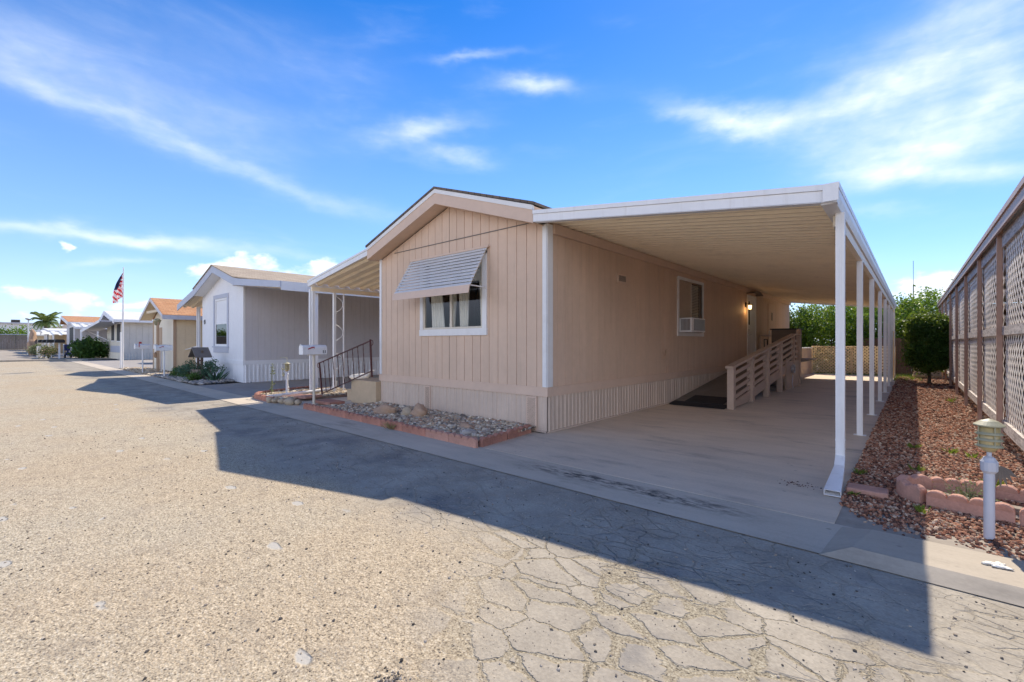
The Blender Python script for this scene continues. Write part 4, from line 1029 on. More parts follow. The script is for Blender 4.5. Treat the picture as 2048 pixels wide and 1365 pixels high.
# dry grass tuft and weeds
def tuft(name, c, n, h, mat, seed, label, w=.012, spread=.05):
    rg_ = random.Random(seed); mb = MB()
    for _ in range(n):
        a = rg_.uniform(0, 6.28); r = rg_.uniform(0, spread); p = Vector((c[0] + r * math.cos(a), c[1] + r * math.sin(a), c[2]))
        d = Vector((math.cos(a) * rg_.uniform(.1, .9), math.sin(a) * rg_.uniform(.1, .9), 1)).normalized(); L = h * rg_.uniform(.5, 1.15); s_ = Vector((-math.sin(a), math.cos(a), 0)) * w * .5
        b = p + d * L * .55; e = p + d * L + Vector((math.cos(a), math.sin(a), -.35)) * L * .2
        mb.add([p - s_ * .6, p + s_ * .6, b + s_, e, b - s_], [(0, 1, 2, 3, 4)])
    return tag(mb.build(name, mat, origin=c), label, 'weed')
tuft('dry_grass', (-6.15, 4.10, .0), 70, .13, MT['leaf_dry'], 3, 'tuft of dry yellow grass growing at the edging before the pebble bed', .008, .09)
WG = 'green weeds in the lava rock'
for i, (x, y, h, l) in enumerate(((-.02, 7.6, .14, 'spreading green weed in the shaded lava rock beside the carport'), (.02, 6.3, .10, 'grey green weed on the shadow edge of the lava rock'), (.33, 7.55, .13, 'bright green weed in the sunlit lava rock, left of a pair'), (.50, 7.4, .13, 'bright green weed in the sunlit lava rock, right of a pair'), (-.42, 5.75, .10, 'green weed at the slab edge by the downspout'), (.04, 4.78, .09, 'green weed in front of the scalloped bed'), (-.40, 4.95, .07, 'small green weed by the downspout outlet'),
                                (.62, 14.0, .2, 'green weed by the far lattice posts'), (-.05, 21.5, .25, 'green weeds beside the far carport post'), (.56, 6.0, .16, 'green weed growing behind the path light'))):
    tuft('weed', (x, y, .03), 20, h * .62, MT['leaf_weed'], 50 + i, l, .013, .05)['group'] = WG
rg_ = random.Random(4); mb = MB(); pts_ = [(.33 + rg_.gauss(0, .08), 5.32 + rg_.gauss(0, .05), .04 + abs(rg_.gauss(.05, .05))) for _ in range(260)]
leaves(mb, pts_, .022, rg_, -.3, .7)
for _ in range(16):
    x, y = .33 + rg_.gauss(0, .07), 5.32 + rg_.gauss(0, .04); mb.tube([(.33, 5.32, .03), (x, y, .16 + rg_.uniform(0, .06))], .0015, 4)
tag(mb.build('bed_plant', MT['leaf_sage'], origin=(.33, 5.32, .02)), 'pale small leaved plant growing in the scalloped bed', 'plant')
mb = MB()
for i in range(9):
    a = i * .7; mb.rock((.36 + .045 * math.cos(a) * (i % 3) * .5, 3.86 + .025 * math.sin(a), .055), .03, .016, .006, seed=i, sub=2, rough=.35)
tag(mb.build('torn_paper', MT['plaster_white'], origin=(.36, 3.86, .05)), 'torn white paper scrap lying on the kerb below the path light', 'litter')
rr = np.random.default_rng(9); q = np.stack([rr.normal(-.82, .09, 60), rr.normal(5.05, .05, 60), np.full(60, .0)], 1)
tag(scatter_rocks('rust_chips', q, rr.uniform(.003, .009, 60), MT['rust_red'], .4, 13), 'red rust coloured chips scattered on the slab by the downspout', 'gravel', kind='stuff')

# ------------------------------------------------------------------ path lights
def path_light(loc, label, hp=.47, group=None):
    x, y, z = loc
    p = thing('path_light', label, 'path light', loc)
    mb = MB(); mb.tube([(x, y, z), (x, y, z + hp)], .029, 14); mb.build('post', MT['grey_paint'], p)
    mb = MB(); mb.lathe([(.029, hp - .02), (.044, hp), (.046, hp + .06), (.036, hp + .075), (.030, hp + .09), (.013, hp + .1), (.014, hp + .15), (0, hp + .15)], loc, 14, False); mb.build('collar', MT['grey_paint'], p)
    b = hp + .13
    mb = MB(); mb.lathe([(0, b), (.026, b), (.050, b + .03), (.053, b + .045), (.053, b + .17), (0, b + .17)], loc, 16); mb.build('lamp_glass', MT['lantern_glass'], p)
    mb = MB()
    for k in range(3):
        zz = b + .045 + k * .042; mb.lathe([(.055, zz), (.071, zz - .010), (.073, zz - .006), (.055, zz + .008)], loc, 18)
    for k in range(4):
        a = k * 1.571 + .4; mb.tube([(x +   .058 * math.cos(a), y + .058 * math.sin(a), z + b + .03), (x + .058 * math.cos(a), y + .058 * math.sin(a), z + b + .19)], .005, 6)
    mb.build('louvre', MT['lantern'], p)
    mb = MB(); mb.lathe([(.055, b + .172), (.079, b + .178), (.080, b + .186), (.045, b + .212), (.02, b + .222), (0, b + .228)], loc, 24, False); mb.build('cap', MT['lantern'], p)
    return p
path_light((.385, 4.53, .0), 'grey post path light with tiered lantern standing in the red lava rock')
mb = MB()                                   # dark fan shaped ornament behind the post
for k in range(7):
    a = R(-35 - 17 * k); c = Vector((.44, 4.60, .50)); d = Vector((math.cos(a) * .75, math.cos(a) * .66, math.sin(a))) * .16
    r = Vector((-.66, .75, 0)) * .008; s_ = Vector((.5 * math.sin(a), .45 * math.sin(a), -math.cos(a))) * .02
    mb.add([c - r, c + d * .55 + s_, c + d, c + d * .55 - s_, c + r], [(0, 1, 2, 3), (4, 3, 2, 1), (0, 3, 4), (0, 4, 1)])
tag(mb.build('fan_ornament', MT['box_grey'], origin=(.44, 4.6, .45)), 'dark grey fan shaped ornament hanging behind the right path light', 'ornament')
path_light((-11.72, 4.78, .05), 'grey path light with little figures hung on it in the patio bed', .46)
mb = MB()
for k in range(7):
    mb.rock((-11.62 + .02 * math.sin(k), 4.76, .12 + k * .06), .022, .018, .035, seed=k)
mb.tube([(-11.62, 4.76, .5), (-11.66, 4.77, .55)], .006, 5)
tag(mb.build('hanging_ornament', MT['plaster_white'], origin=(-11.62, 4.76, .3)), 'string of small white ornaments tied to the patio bed path light', 'ornament')
mb = MB(); mb.rock((-11.9, 4.76, .68), .05, .02, .03, 3); mb.rock((-11.96, 4.75, .70), .05, .008, .025, 4); mb.rock((-11.78, 4.72, .56), .035, .03, .05, 5)
mb.tube([(-11.72, 4.78, .80), (-11.72, 4.78, .98), (-12.1, 4.76, .97)], .006, 5)
tag(mb.build('bird_ornament', MT['lantern'], origin=(-11.85, 4.76, .6)), 'small bird and bracket ornament on the patio bed path light', 'ornament')

# ------------------------------------------------------------------ mailboxes
def mailbox(loc, label, hp, rz=0, number=None, flag_up=False, post_mat='white', body='white'):
    """long axis along y; the door faces -y; right side faces the camera"""
    p = thing('mailbox', label, 'mailbox', (0, 0, 0))
    L, W, H = .50, .17, .20
    def arch(y0, y1, w, h, mb, top=8):
        a = w / 2; pts = [(-a, 0), (a, 0)] + [(a * math.cos(math.pi * k / top), h - a * .75 + a * .75 * math.sin(math.pi * k / top)) for k in range(top + 1)]
        mb.prism([(q[0], q[1] + hp) for q in pts], y0, y1, 'y')
    mb = MB(); arch(-L / 2, L / 2, W, H, mb); b_ = mb.build('box', MT[body], p)
    mb = MB(); arch(-L / 2 - .03, -L / 2 - .001, W + .012, H + .008, mb); mb.box(-.015, .015, -L / 2 - .045, -L / 2 - .0305, hp + H - .02, hp + H + .025); mb.build('door', MT[body], p)
    mb = MB(); x = W / 2 + .004
    if flag_up: mb.box(x, x + .006, -.16, -.135, hp + .07, hp + .30); mb.box(x, x + .006, -.135, -.06, hp + .22, hp + .30)
    else: mb.prism([(-.17, hp + .105), (-.05, hp + .145), (-.035, hp + .12), (-.03, hp + .165), (-.075, hp + .165), (-.17, hp + .125)], x, x + .006, 'x')
    mb.build('flag', MT['red'], p)
    mb = MB(); mb.tube([(0, 0.0, 0), (0, 0.0, hp - .001)], .028, 10); mb.box(-.06, .06, -.12, .12, hp - .02, hp - .001); mb.build('post', MT[post_mat], p)
    if number:
        text_part('number', number, .085, MT['black'], p, Matrix.Translation((W / 2 + .004, .185, hp + .055)) @ Matrix.Rotation(R(90), 4, 'Z') @ Matrix.Rotation(R(90), 4, 'X'))
    p.location = loc; p.rotation_euler = (0, 0, rz); return p
mailbox((-9.66, 4.50, 0), 'white mailbox with red flag and black number 11 on a thin post', 1.10, .02, '11', post_mat='alu')
mailbox((-21.78, 4.28, 0), 'plain white mailbox with lowered red flag beside the wishing well', 1.05, 0)
mailbox((-25.75, 4.28, 0), 'white mailbox with raised red flag nearest the flagpole', 1.09, 0.1, None, True)
mailbox((-26.25, 5.05, 0), 'white mailbox half hidden behind the raised flag mailbox', 1.07, 0.1)

# ------------------------------------------------------------------ porch steps, railing, goose
st = thing('porch_steps', 'tan stucco porch step box beside the beige house front', 'steps', (-9.1, 5.3, 0))
mb = MB(); mb.bbox(-9.60, -8.585, 5.33, 6.9, .0, .52, .006); mb.build('step', MT['cream'], st)
mb = MB(); mb.bbox(-10.1, -9.601, 5.5, 6.9, .0, .26, .006); mb.build('step', MT['cream'], st)
rl = thing('railing', 'dark red wrought iron stair railing sloping down from the house', 'railing', (-10.9, 5.28, 0))
A0, A1, B0, B1 = Vector((-10.86, 5.27, 0)), Vector((-11.02, 5.27, .86)), Vector((-8.64, 5.27, .62)), Vector((-8.70, 5.27, 1.42))
for a, b in ((A0, A1), (B0, B1)):
    mb = MB(); mb.beam(a, b, .032, .032, (0, 1, 0)); mb.build('post', MT['rust_red'], rl)
    mb = MB(); c = b + Vector((-.055 if a is A0 else .05, 0, -.07)); mb.tube([c + Vector((.055 * math.cos(k * .45), 0, .055 * math.sin(k * .45))) for k in range(15)], .008, 6); mb.build('scroll', MT['rust_red'], rl)
mb = MB(); mb.beam(A1 + Vector((0, 0, -.01)), B1 + Vector((0, 0, -.03)), .035, .02); mb.build('handrail', MT['rust_red'], rl)
lo0, lo1 = A0.lerp(A1, .12), B0.lerp(B1, .16)
mb = MB(); mb.beam(lo0, lo1, .025, .02); mb.build('bottom_rail', MT['rust_red'], rl)
for k in range(9):
    f = (k + 1) / 10.3; p, q = lo0.lerp(lo1, f), A1.lerp(B1, f) + Vector((0, 0, -.02))
    mb = MB(); n = 16; v = []
    for i in range(n + 1):
        c = p.lerp(q, i / n); tw = i / n * 9
        for j in range(4): v.append(c + Vector((math.cos(tw + j * 1.571), math.sin(tw + j * 1.571), 0)) * .010)
    mb.add(v, [(i * 4 + j, i * 4 + (j + 1) % 4, i * 4 + 4 + (j + 1) % 4, i * 4 + 4 + j) for i in range(n) for j in range(4)]); mb.build('baluster', MT['rust_red'], rl)
gs = thing('goose_statue', 'white goose ornament standing behind the stair railing', 'ornament', (-11.5, 6.6, 0))
mb = MB(); bm_pts = [(-11.84, 6.5, .40), (-11.7, 6.54, .40), (-11.5, 6.6, .40), (-11.3, 6.66, .42), (-11.16, 6.70, .47), (-11.10, 6.72, .55), (-11.06, 6.73, .60), (-11.0, 6.75, .605), (-10.93, 6.77, .59)]
mb.tube(bm_pts, [.01, .07, .10, .10, .055, .04, .045, .03, .005], 10); mb.build('body', MT['plaster_white'], gs)
mb = MB(); mb.bbox(-11.65, -11.25, 6.5, 6.75, 0, .31, .01); mb.build('base', MT['cream'], gs)

# ------------------------------------------------------------------ patio cover on the left
pc = thing('patio_cover', 'white ribbed patio cover on the left side of the beige home', 'patio cover', (-11.4, 5.3, 0))
PX0, PX1, PY0, PY1 = -11.46, -8.64, 5.19, 19.5
pz = lambda x: 2.92 + (3.36 - 2.92) * (x - PX0) / (PX1 - PX0)
mb = MB(); pans(mb, PX0 + .02, pz(PX0) - .06, PX1 - .02, pz(PX1) - .10, PY0 + .05, PY1, .30, .05, .5); mb.build('roof_deck', MT['ceiling'], pc)
mb = MB(); mb.prism([(PX0, pz(PX0) - .15), (PX1, pz(PX1) - .15), (PX1, pz(PX1) - .048), (PX0, pz(PX0) - .048)], PY0, PY0 + .03, 'y'); mb.prism([(PX0, pz(PX0) - .045), (PX1, pz(PX1) - .045), (PX1, pz(PX1)), (PX0, pz(PX0))], PY0 - .012, PY0 + .03, 'y')
mb.box(PX0 - .02, PX0, PY0 - .012, PY1, pz(PX0) - .15, pz(PX0)); mb.build('fascia', MT['white'], pc)
mb = MB(); mb.box(PX0 + .03, PX0 + .09, PY0 + .06, PY1, 2.66, 2.76); mb.build('beam', MT['ceiling'], pc)
for y in (8.6, 11.4, 14.2, 17.0):
    mb = MB(); mb.box(-11.43, -11.37, y - .03, y + .03, 0, 2.66); mb.build('post', MT['white'], pc)
mb = MB(); mb.box(-11.44, -11.38, 5.27, 5.33, 0, 2.66); mb.build('post', MT['white'], pc)
mb = MB(); mb.box(-11.43, -11.365, 5.82, 5.885, 0, 2.66); mb.build('post', MT['white'], pc)
mb = MB(); mb.box(-11.415, -11.385, 6.10, 6.13, 0, 2.66)
sc_m = MB()
for zc in (2.35, 1.60, .85):
    pts = []
    for k in range(25):
        a = k / 24; th = a * 2 * math.pi
        if a < .5: pts.append((-11.4, 5.995 + .10 * math.cos(math.pi + th * 1.5), zc + .10 + .10 * math.sin(math.pi + th * 1.5 + 3.14)))
        else: pts.append((-11.4, 5.995 + .10 * math.cos((th - math.pi) * 1.5 + 0), zc - .10 - .10 * math.sin((th - math.pi) * 1.5 + 3.14)))
    pts = [(-11.4, 5.99 + .10 * math.sin(t_), zc + .26 * (1 - k / 12) + .045 * math.cos(t_)) for k, t_ in [(k, -1.9 + k / 24 * 7.3) for k in range(25)]]
    sc_m.tube(pts, .009, 6)
rp2 = mb.build('column_rod', MT['white'], pc); sc_m.build('scroll', MT['white'], rp2)
mb = MB(); mb.beam((-11.47, 5.25, 2.70), (-11.45, 5.24, 1.9), .06, .05, (0, 1, 0)); mb.beam((-11.45, 5.24, 1.9), (-11.42, 5.24, .08), .05, .045, (0, 1, 0)); mb.build('downspout', MT['white'], pc)
mb = MB(); mb.tube([(-11.40, 5.90, .35), (-11.40, 5.88, .2), (-11.40, 5.80, .14), (-11.34, 5.0, .12), (-11.22, 4.12, .10)], .035, 10)
tag(mb.build('drain_pipe', MT['white'], origin=(-11.3, 5.0, .1)), 'white drain pipe lying across the patio pebble bed', 'pipe')
ch = MB()
for k in range(14): ch.tube([(-10.35 + .012 * math.sin(k * 2.1), 6.6, 2.85 - k * .05), (-10.35 + .012 * math.sin(k * 2.1 + 2), 6.6, 2.81 - k * .05)], .006, 5)
ch.rock((-10.35, 6.6, 2.10), .03, .03, .05, 2); ch.rock((-10.36, 6.6, 2.00), .04, .02, .04, 5)
tag(ch.build('wind_chime', MT['alu'], origin=(-10.35, 6.6, 2.5)), 'thin metal wind chime hanging from the patio cover', 'wind chime')

# stalk plants by the patio bed
mb = MB(); rg_ = random.Random(11)
mb.tube([(-12.05, 4.55, .05), (-12.06, 4.55, .35), (-12.02, 4.54, .72)], .008, 5)
leaves(mb, [(-12.05 + rg_.gauss(0, .02), 4.55 + rg_.gauss(0, .02), rg_.choice((rg_.uniform(.15, .4), rg_.uniform(.55, .80)))) for _ in range(60)], .06, rg_, 0, .5)
tag(mb.build('tall_weed', MT['leaf_sage'], origin=(-12.05, 4.55, .05)), 'tall thin pale weed stalk at the left of the patio bed', 'weed')

# ------------------------------------------------------------------ neighbour's lattice screened carport on the right
def lattice(mb, axis, plane, s0, s1, z0, z1, sp=.165, w=.031, th=.003, bulge=0.0):
    """two layers of diagonal laths clipped to the rectangle"""
    W, H = s1 - s0, z1 - z0
    for lay, sg in ((0, 1), (1, -1)):
        k = -H
        while k < W:
            # line: s = k + z (sg=1) or s = k + H - z
            za, zb = max(0, -k), min(H, W - k)
            if zb - za > .02:
                n = 6 if bulge else 1
                pr = None
                for i in range(n + 1):
                    z = za + (zb - za) * i / n; s = k + z; zz = z if sg == 1 else H - z
                    off = -bulge * math.sin(math.pi * s / W) * math.sin(math.pi * zz / H) + (th if lay else 0)
                    p = (plane + off, s0 + s, z0 + zz) if axis == 'y' else (s0 + s, plane + off, z0 + zz)
                    if pr is not None:
                        a, b = Vector(pr), Vector(p); d = (b - a).normalized(); nrm = Vector((1, 0, 0)) if axis == 'y' else Vector((0, 1, 0))
                        r = d.cross(nrm) * w / 2; t2 = nrm * th
                        v = [a + r, a - r, b - r, b + r]; v = v + [x + t2 for x in v]
                        mb.add(v, [(0, 1, 2, 3), (7, 6, 5, 4), (0, 3, 7, 4), (1, 5, 6, 2)])
                    pr = p
            k += sp
nb = thing('lattice_carport', 'brown posted carport closed with white lattice panels beside the lava rock', 'carport', (.8, 8.4, 0))
ny = [5.9, 8.40, 10.75, 13.4, 16.2, 18.9, 21.6, 24.2, 26.8]
rt = lambda y: 2.78 + (y - 5.9) * .0105
for y in ny:
    mb = MB(); mb.bbox(.775, .83, y - .045, y + .0, -.03, rt(y) - .02, .005); mb.box(.79, .825, y + .012, y + .045, .0, rt(y) - .03); mb.build('post', MT['brown_paint'], nb)
for a, b in zip(ny[:-1], ny[1:]):
    mb = MB(); lattice(mb, 'y', .85, a + .05, b - .05, .37, 1.48, bulge=.03); mb.build('lattice_panel', MT['lattice'], nb)
    mb = MB(); lattice(mb, 'y', .85, a + .05, b - .05, 1.53, rt(a) - .20, bulge=.03); mb.build('lattice_panel', MT['lattice'], nb)
    mb = MB(); mb.box(.82, .848, a + .047, b - .047, .26, .385); mb.build('bottom_board', MT['peel'], nb)
    mb = MB(); mb.box(.82, .848, a + .047, b - .047, 1.445, 1.555); mb.build('middle_board', MT['peel'], nb)
    mb = MB(); mb.box(.82, .848, a + .047, b - .047, rt(a) - .24, rt(a) - .07); mb.build('top_board', MT['peel'], nb)
mb = MB()
mb.prism([(4.5, rt(4.5) - .02), (27.2, rt(27.2) - .02), (27.2, rt(27.2) + .05), (4.5, rt(4.5) + .05)], .773, 4.4, 'x'); mb.build('roof', MT['roof_white'], nb)
mb = MB(); mb.prism([(4.5, rt(4.5) - .115), (27.25, rt(27.25) - .115), (27.25, rt(27.25) + .035), (4.5, rt(4.5) + .035)], .748, .772, 'x')
mb.prism([(4.5, rt(4.5) + .0), (27.25, rt(27.25) + .0), (27.25, rt(27.25) + .06), (4.5, rt(4.5) + .06)], .73, .7475, 'x'); mb.build('fascia', MT['fascia_brown'], nb)
mb = MB(); siding(mb, 'x', 27.0, -1, .9, 4.4, 0, lambda q: 2.95, .3); mb.build('end_light_blocker', MT['brown_wood'], nb)  # added panel, blocks the bright open end so the lattice gaps look dark
nh = thing('light_block_home', 'added mobile home with wall coloured dark for the shade behind the white lattice panels', 'mobile home', (5.5, 6, 0))
mb = MB(); siding(mb, 'y', 4.45, -1, 5.5, 26, .5, lambda q: 2.7, .3); mb.build('wall', MT['brown_wood'], nh)  # home added to block light; dark wall colour stands for shade behind lattice
mb = MB(); ribs(mb, 'y', 4.45, -1, 5.5, 26, 0, .5); mb.build('skirting', MT['skirt'], nh)
mb = MB(); mb.prism([(4.41, 2.95), (9, 2.95), (6.7, 3.5)], 5.3, 26.2, 'y'); mb.build('roof', MT['shingle_brown'], nh)
mb = MB(); mb.box(4.5, 9, 5.5, 5.6, 0, 2.9); mb.box(4.5, 9, 25.9, 26, 0, 2.9); mb.build('end_wall', MT['wall_cream'], nh)
mb = MB(); mb.tube([(.92, 6.6, 2.82), (.92, 6.6, 3.02)], .006, 6); mb.tube([(.90, 6.6, 3.0), (.95, 6.6, 3.02)], .010, 6)
tag(mb.build('roof_antenna', MT['steel'], origin=(.92, 6.6, 2.82)), 'short metal stub standing on the lattice carport roof edge', 'antenna')

# ------------------------------------------------------------------ behind the carport
lf = thing('lattice_fence', 'cream lattice fence closing the back of the carport slab', 'fence', (-2.1, 24.0, 0))
mb = MB(); lattice(mb, 'x', 24.0, -3.42, -.62, .06, 1.20, .128, .05, .009); mb.build('lattice_panel', MT['lattice_cream'], lf)
mb = MB()
for k in range(20): mb.tube([(-3.36 + k * .1425, 24.004, 1.17 + .0), (-3.36 + k * .1425, 24.013, 1.20)], .04, 8)
mb.build('scalloped_top', MT['lattice_cream'], lf)
for x in (-3.42, -2.0, -.62):
    mb = MB(); mb.box(x - .035, x + .035, 24.02, 24.09, 0, 1.2); mb.build('post', MT['lattice_cream'], lf)
sl_ = thing('lattice_gate', 'narrow cream lattice panel standing at the last carport posts', 'fence', (-.6, 21.9, 0))
mb = MB(); lattice(mb, 'y', -.62, 20.8, 22.7, .1, 1.75, .128, .05, .009); mb.build('lattice_panel', MT['lattice_cream'], sl_)
mb = MB(); mb.box(-.63, -.59, 20.74, 20.80, 0, 1.78); mb.box(-.63, -.59, 22.7, 22.76, 0, 1.78); mb.box(-.63, -.59, 20.80, 22.7, 1.74, 1.78); mb.build('frame', MT['lattice_cream'], sl_)
pw = thing('low_wall', 'short beige panel wall with white cap beside the lattice fence', 'wall', (-3.4, 22, 0))
mb = MB(); mb.bbox(-3.50, -3.42, 20.7, 23.9, 0, 1.10, .01); mb.build('panel', MT['rail_wood'], pw)
mb = MB(); mb.box(-3.53, -3.39, 20.66, 23.92, 1.101, 1.15); mb.build('cap', MT['white'], pw)
mb = MB(); mb.box(-3.419, -3.38, 20.70, 20.82, .0, 1.05); mb.build('trim', MT['lattice_cream'], pw)

def tree(name, label, c, rad, trunk_h, nclump, nleaf, size, mat, seed, spread, group=None, cat='tree', shell=.5, low=-1, tr=.09, bark='bark', boxy=1.0):
    rg_ = random.Random(seed); x, y, z = c
    p = thing(name, label, cat, (x, y, 0), group)
    mb = MB(); top = Vector((x, y, z))
    mb.tube([(x, y, -.03), (x + tr * .4, y, trunk_h * .5), (x, y + tr * .3, trunk_h), tuple(top)], [tr * 1.25, tr, tr * .85, tr * .3], 8)
    for i in range(7):
        a = i * .9 + rg_.uniform(0, .5); e = Vector((x + rad[0] * .75 * math.cos(a), y + rad[1] * .75 * math.sin(a), z + rad[2] * rg_.uniform(-.5, .7)))
        b = Vector((x, y, trunk_h * rg_.uniform(.7, 1.0))); m_ = b.lerp(e, .5) + Vector((0, 0, .1)); mb.tube([b, m_, e], [tr * .5, tr * .33, tr * .12], 6)
    mb.build('trunk', MT[bark], p)
    mb = MB(); pts = crown_pts(rg_, c, rad, nclump, nleaf, spread, shell, low, boxy)
    leaves(mb, pts, size, rg_); mb.build('crown', mat, p)
    return p
HG = 'trees behind the carport'
tree('citrus_tree', 'dark green bushy tree just past the back corner of the beige home', (-5.15, 26.4, 1.75), (1.5, 1.3, 1.6), .8, 120, 85, .13, MT['leaf_dark'], 1, .20, HG)
tree('citrus_tree', 'bright yellow green citrus tree left of the front carport post', (-3.0, 26.6, 1.55), (1.75, 1.4, 1.8), .7, 150, 85, .13, MT['leaf_citrus'], 2, .21, HG)
tree('citrus_tree', 'yellow green citrus tree seen between the carport posts', (-.95, 27.2, 1.7), (1.6, 1.4, 1.75), .7, 140, 85, .13, MT['leaf_citrus'], 3, .21, HG)
tree('citrus_tree', 'tall olive green tree right of the last carport post', (.95, 29.2, 1.9), (1.7, 1.5, 2.0), .9, 140, 80, .14, MT['leaf_citrus'], 4, .22, HG)
tree('citrus_tree', 'dark green tree showing above the lattice carport roof end', (2.9, 30.5, 2.9), (1.5, 1.4, 1.9), 1.4, 60, 60, .14, MT['leaf_dark'], 5, .25, HG)
tree('citrus_tree', 'dark tree farther back filling the gap behind the citrus trees', (-2.0, 30.2, 1.7), (3.2, 1.0, 1.8), .9, 150, 75, .16, MT['leaf_dark'], 6, .25, HG)
tree('citrus_tree', 'dark tree in the far left gap behind the beige home', (-6.8, 28.8, 1.7), (2.2, 1.2, 1.7), .9, 80, 60, .16, MT['leaf_dark'], 16, .25, HG)
tree('round_shrub', 'dark clipped shrub on a short bare trunk beside the lattice carport', (.34, 19.8, 1.36), (.52, .52, .90), .5, 300, 75, .08, MT['leaf_box'], 7, .09, None, 'shrub', .15, -1, .045, 'bark', .62)
mb = MB(); mb.tube([(-.05, 30, 0), (-.05, 30, 5.4)], .011, 6); mb.tube([(-.05, 30, 3), (-.05, 30, 4.2)], .022, 6)
tag(mb.build('antenna_mast', MT['dark'], origin=(-.05, 30, 0)), 'thin dark antenna mast rising above the back trees', 'antenna')
wb = thing('white_cabinet', 'low white slatted cabinet behind the clipped shrub', 'cabinet', (.35, 23.5, 0))
mb = MB(); siding(mb, 'x', 23.0, -1, -.05, .74, .12, lambda q: 1.02, .12, .01, .012, .05); mb.box(-.05, .74, 23.06, 23.6, .12, 1.02); mb.build('body', MT['wall_cream'], wb)
mb = MB(); mb.box(-.08, .77, 22.95, 23.62, 1.021, 1.06); mb.build('lid', MT['white'], wb)
mb = MB(); mb.box(-.06, .75, 23.0, 23.6, .02, .118); mb.build('plinth', MT['lattice_cream'], wb)
bf = thing('wood_fence', 'dark brown board fence in the gap behind the last carport post', 'fence', (-.2, 25.6, 0))
mb = MB()
for k in range(26): mb.box(-1.9 + k * .15, -1.9 + k * .15 + .142, 25.6, 25.62, .02, 1.55 + .02 * math.sin(k * 3.1))
mb.build('boards', MT['brown_wood'], bf)
mb = MB(); mb.box(-1.9, 2.0, 25.621, 25.66, .3, .38); mb.box(-1.9, 2.0, 25.621, 25.66, 1.2, 1.28); mb.build('rails', MT['brown_wood'], bf)
# sparse grass at the back
rr = random.Random(6); mb = MB()
for _ in range(1500):
    x = rr.uniform(-.55, .2) if rr.random() < .6 else rr.uniform(-3.3, -.6); y = rr.uniform(20.8, 25.2) if x > -.55 else rr.uniform(23.7, 24.4)
    a = rr.uniform(0, 6.28); h = rr.uniform(.05, .16); d = Vector((math.cos(a), math.sin(a), 0))
    mb.add([Vector((x, y, 0)) - d * .006, Vector((x, y, 0)) + d * .006, Vector((x, y, h)) + Vector((-d.y, d.x, 0)) * h * .5], [(0, 1, 2)])
tag(mb.build('grass', MT['leaf_weed']), 'short sunlit grass growing along the foot of the lattice fence', 'grass', kind='stuff')

# ------------------------------------------------------------------ white house 13
h13 = thing('mobile_home', 'white mobile home number 13 with grey blue trim and tan shingle roof', 'mobile home', (-19.2, 5.5, 0))
a0, a1, yf, yb = -21.62, -16.96, 5.5, 24.0
xm = (a0 + a1) / 2
g13 = lambda x: 3.26 + .24 * ((x - a0) if x < xm else (a1 - x))
W13 = (-20.0, -18.56, 1.22, 3.0)
mb = MB(); siding(mb, 'x', yf, -1, a0, a1, .74, g13, .406, .006, .006, .06, [W13], xm); mb.build('front_wall', MT['wall_white'], h13)
mb = MB(); siding(mb, 'y', a1, 1, yf + .061, yb, .74, lambda q: 3.26, .203, .007, .009, .06); mb.box(a0, a0 + .06, yf + .061, yb, .74, 3.2); mb.box(a0, a1, yb, yb + .05, .7, 3.2); mb.build('side_wall', MT['wall_grey'], h13)
mb = MB(); mb.box(a0, a1 - .1, yf + 1.6, yf + 1.65, .75, 3.2); mb.box(a0 + .07, a1 - .07, yf + .07, yb - .1, 3.1, 3.14); mb.build('interior', MT['interior'], h13)
mb = MB(); mb.box(a0 - .02, a1 + .025, yf - .025, yf, .60, .745); mb.box(a1, a1 + .025, yf + .001, yb, .60, .745); mb.build('belt_trim', MT['wall_white'], h13)
mb = MB(); ribs(mb, 'x', yf, -1, a0, a1, 0, .6, .2, .012, 9); mb.build('front_skirting', MT['wall_white'], h13)
mb = MB(); ribs(mb, 'y', a1, 1, yf, yb, 0, .6, .13, .03, 3); mb.build('side_skirting', MT['wall_white'], h13)
mb = MB(); mb.box(a1 - .06, a1 + .012, yf - .012, yf, .746, 3.3); mb.box(a1 + .0005, a1 + .012, yf + .0005, yf + .05, .746, 3.3); mb.build('corner_trim', MT['white'], h13)
e0, e1, yE = -21.35, -16.70, 5.12; pk, zpk = -18.98, 4.13
mb = MB()
for a, b, za, zb in ((e0, pk, 3.45, zpk), (pk, e1, zpk, 3.48)): mb.prism([(a, za + .004), (b, zb + .004), (b, zb + .04), (a, za + .04)], yE - .03, yb + .3, 'y')
mb.build('roof', MT['shingle_tan'], h13)
mb = MB()
for a, b, za, zb in ((e0, pk, 3.45, zpk), (pk, e1, zpk, 3.48), (-23.8, e0, 2.98, 3.45)): mb.prism([(a, za - .25), (b, zb - .25), (b, zb), (a, za)], yE, yE + .03, 'y')
mb.build('fascia', MT['trim_blue'], h13)
mb = MB()
for a, b, za, zb in ((e0, pk, 3.45, zpk), (pk, e1, zpk, 3.48)): mb.prism([(a, za - .25), (b, zb - .25), (b, zb - .235), (a, za - .235)], yE + .031, yf + .02, 'y')
mb.box(e1 - .02, e1, yE + .031, yb, 3.24, 3.47); mb.box(a1 + .001, e1 - .021, yE + .031, yb, 3.24, 3.255); mb.build('soffit', MT['wall_white'], h13)
w = MB()
for q in ((-20.12, -20.0, 1.22, 3.0), (-18.56, -18.44, 1.22, 3.0), (-20.12, -18.44, 3.0, 3.14)): w.box(q[0], q[1], yf - .03, yf + .02, q[2], q[3])
w13 = w.build('window', MT['trim_blue'], h13)
mb = MB(); mb.box(-20.16, -18.40, yf - .06, yf, 1.17, 1.219); mb.box(-20.10, -18.46, yf - .03, yf, .98, 1.169); mb.build('sill', MT['trim_blue'], w13)
mb = MB()
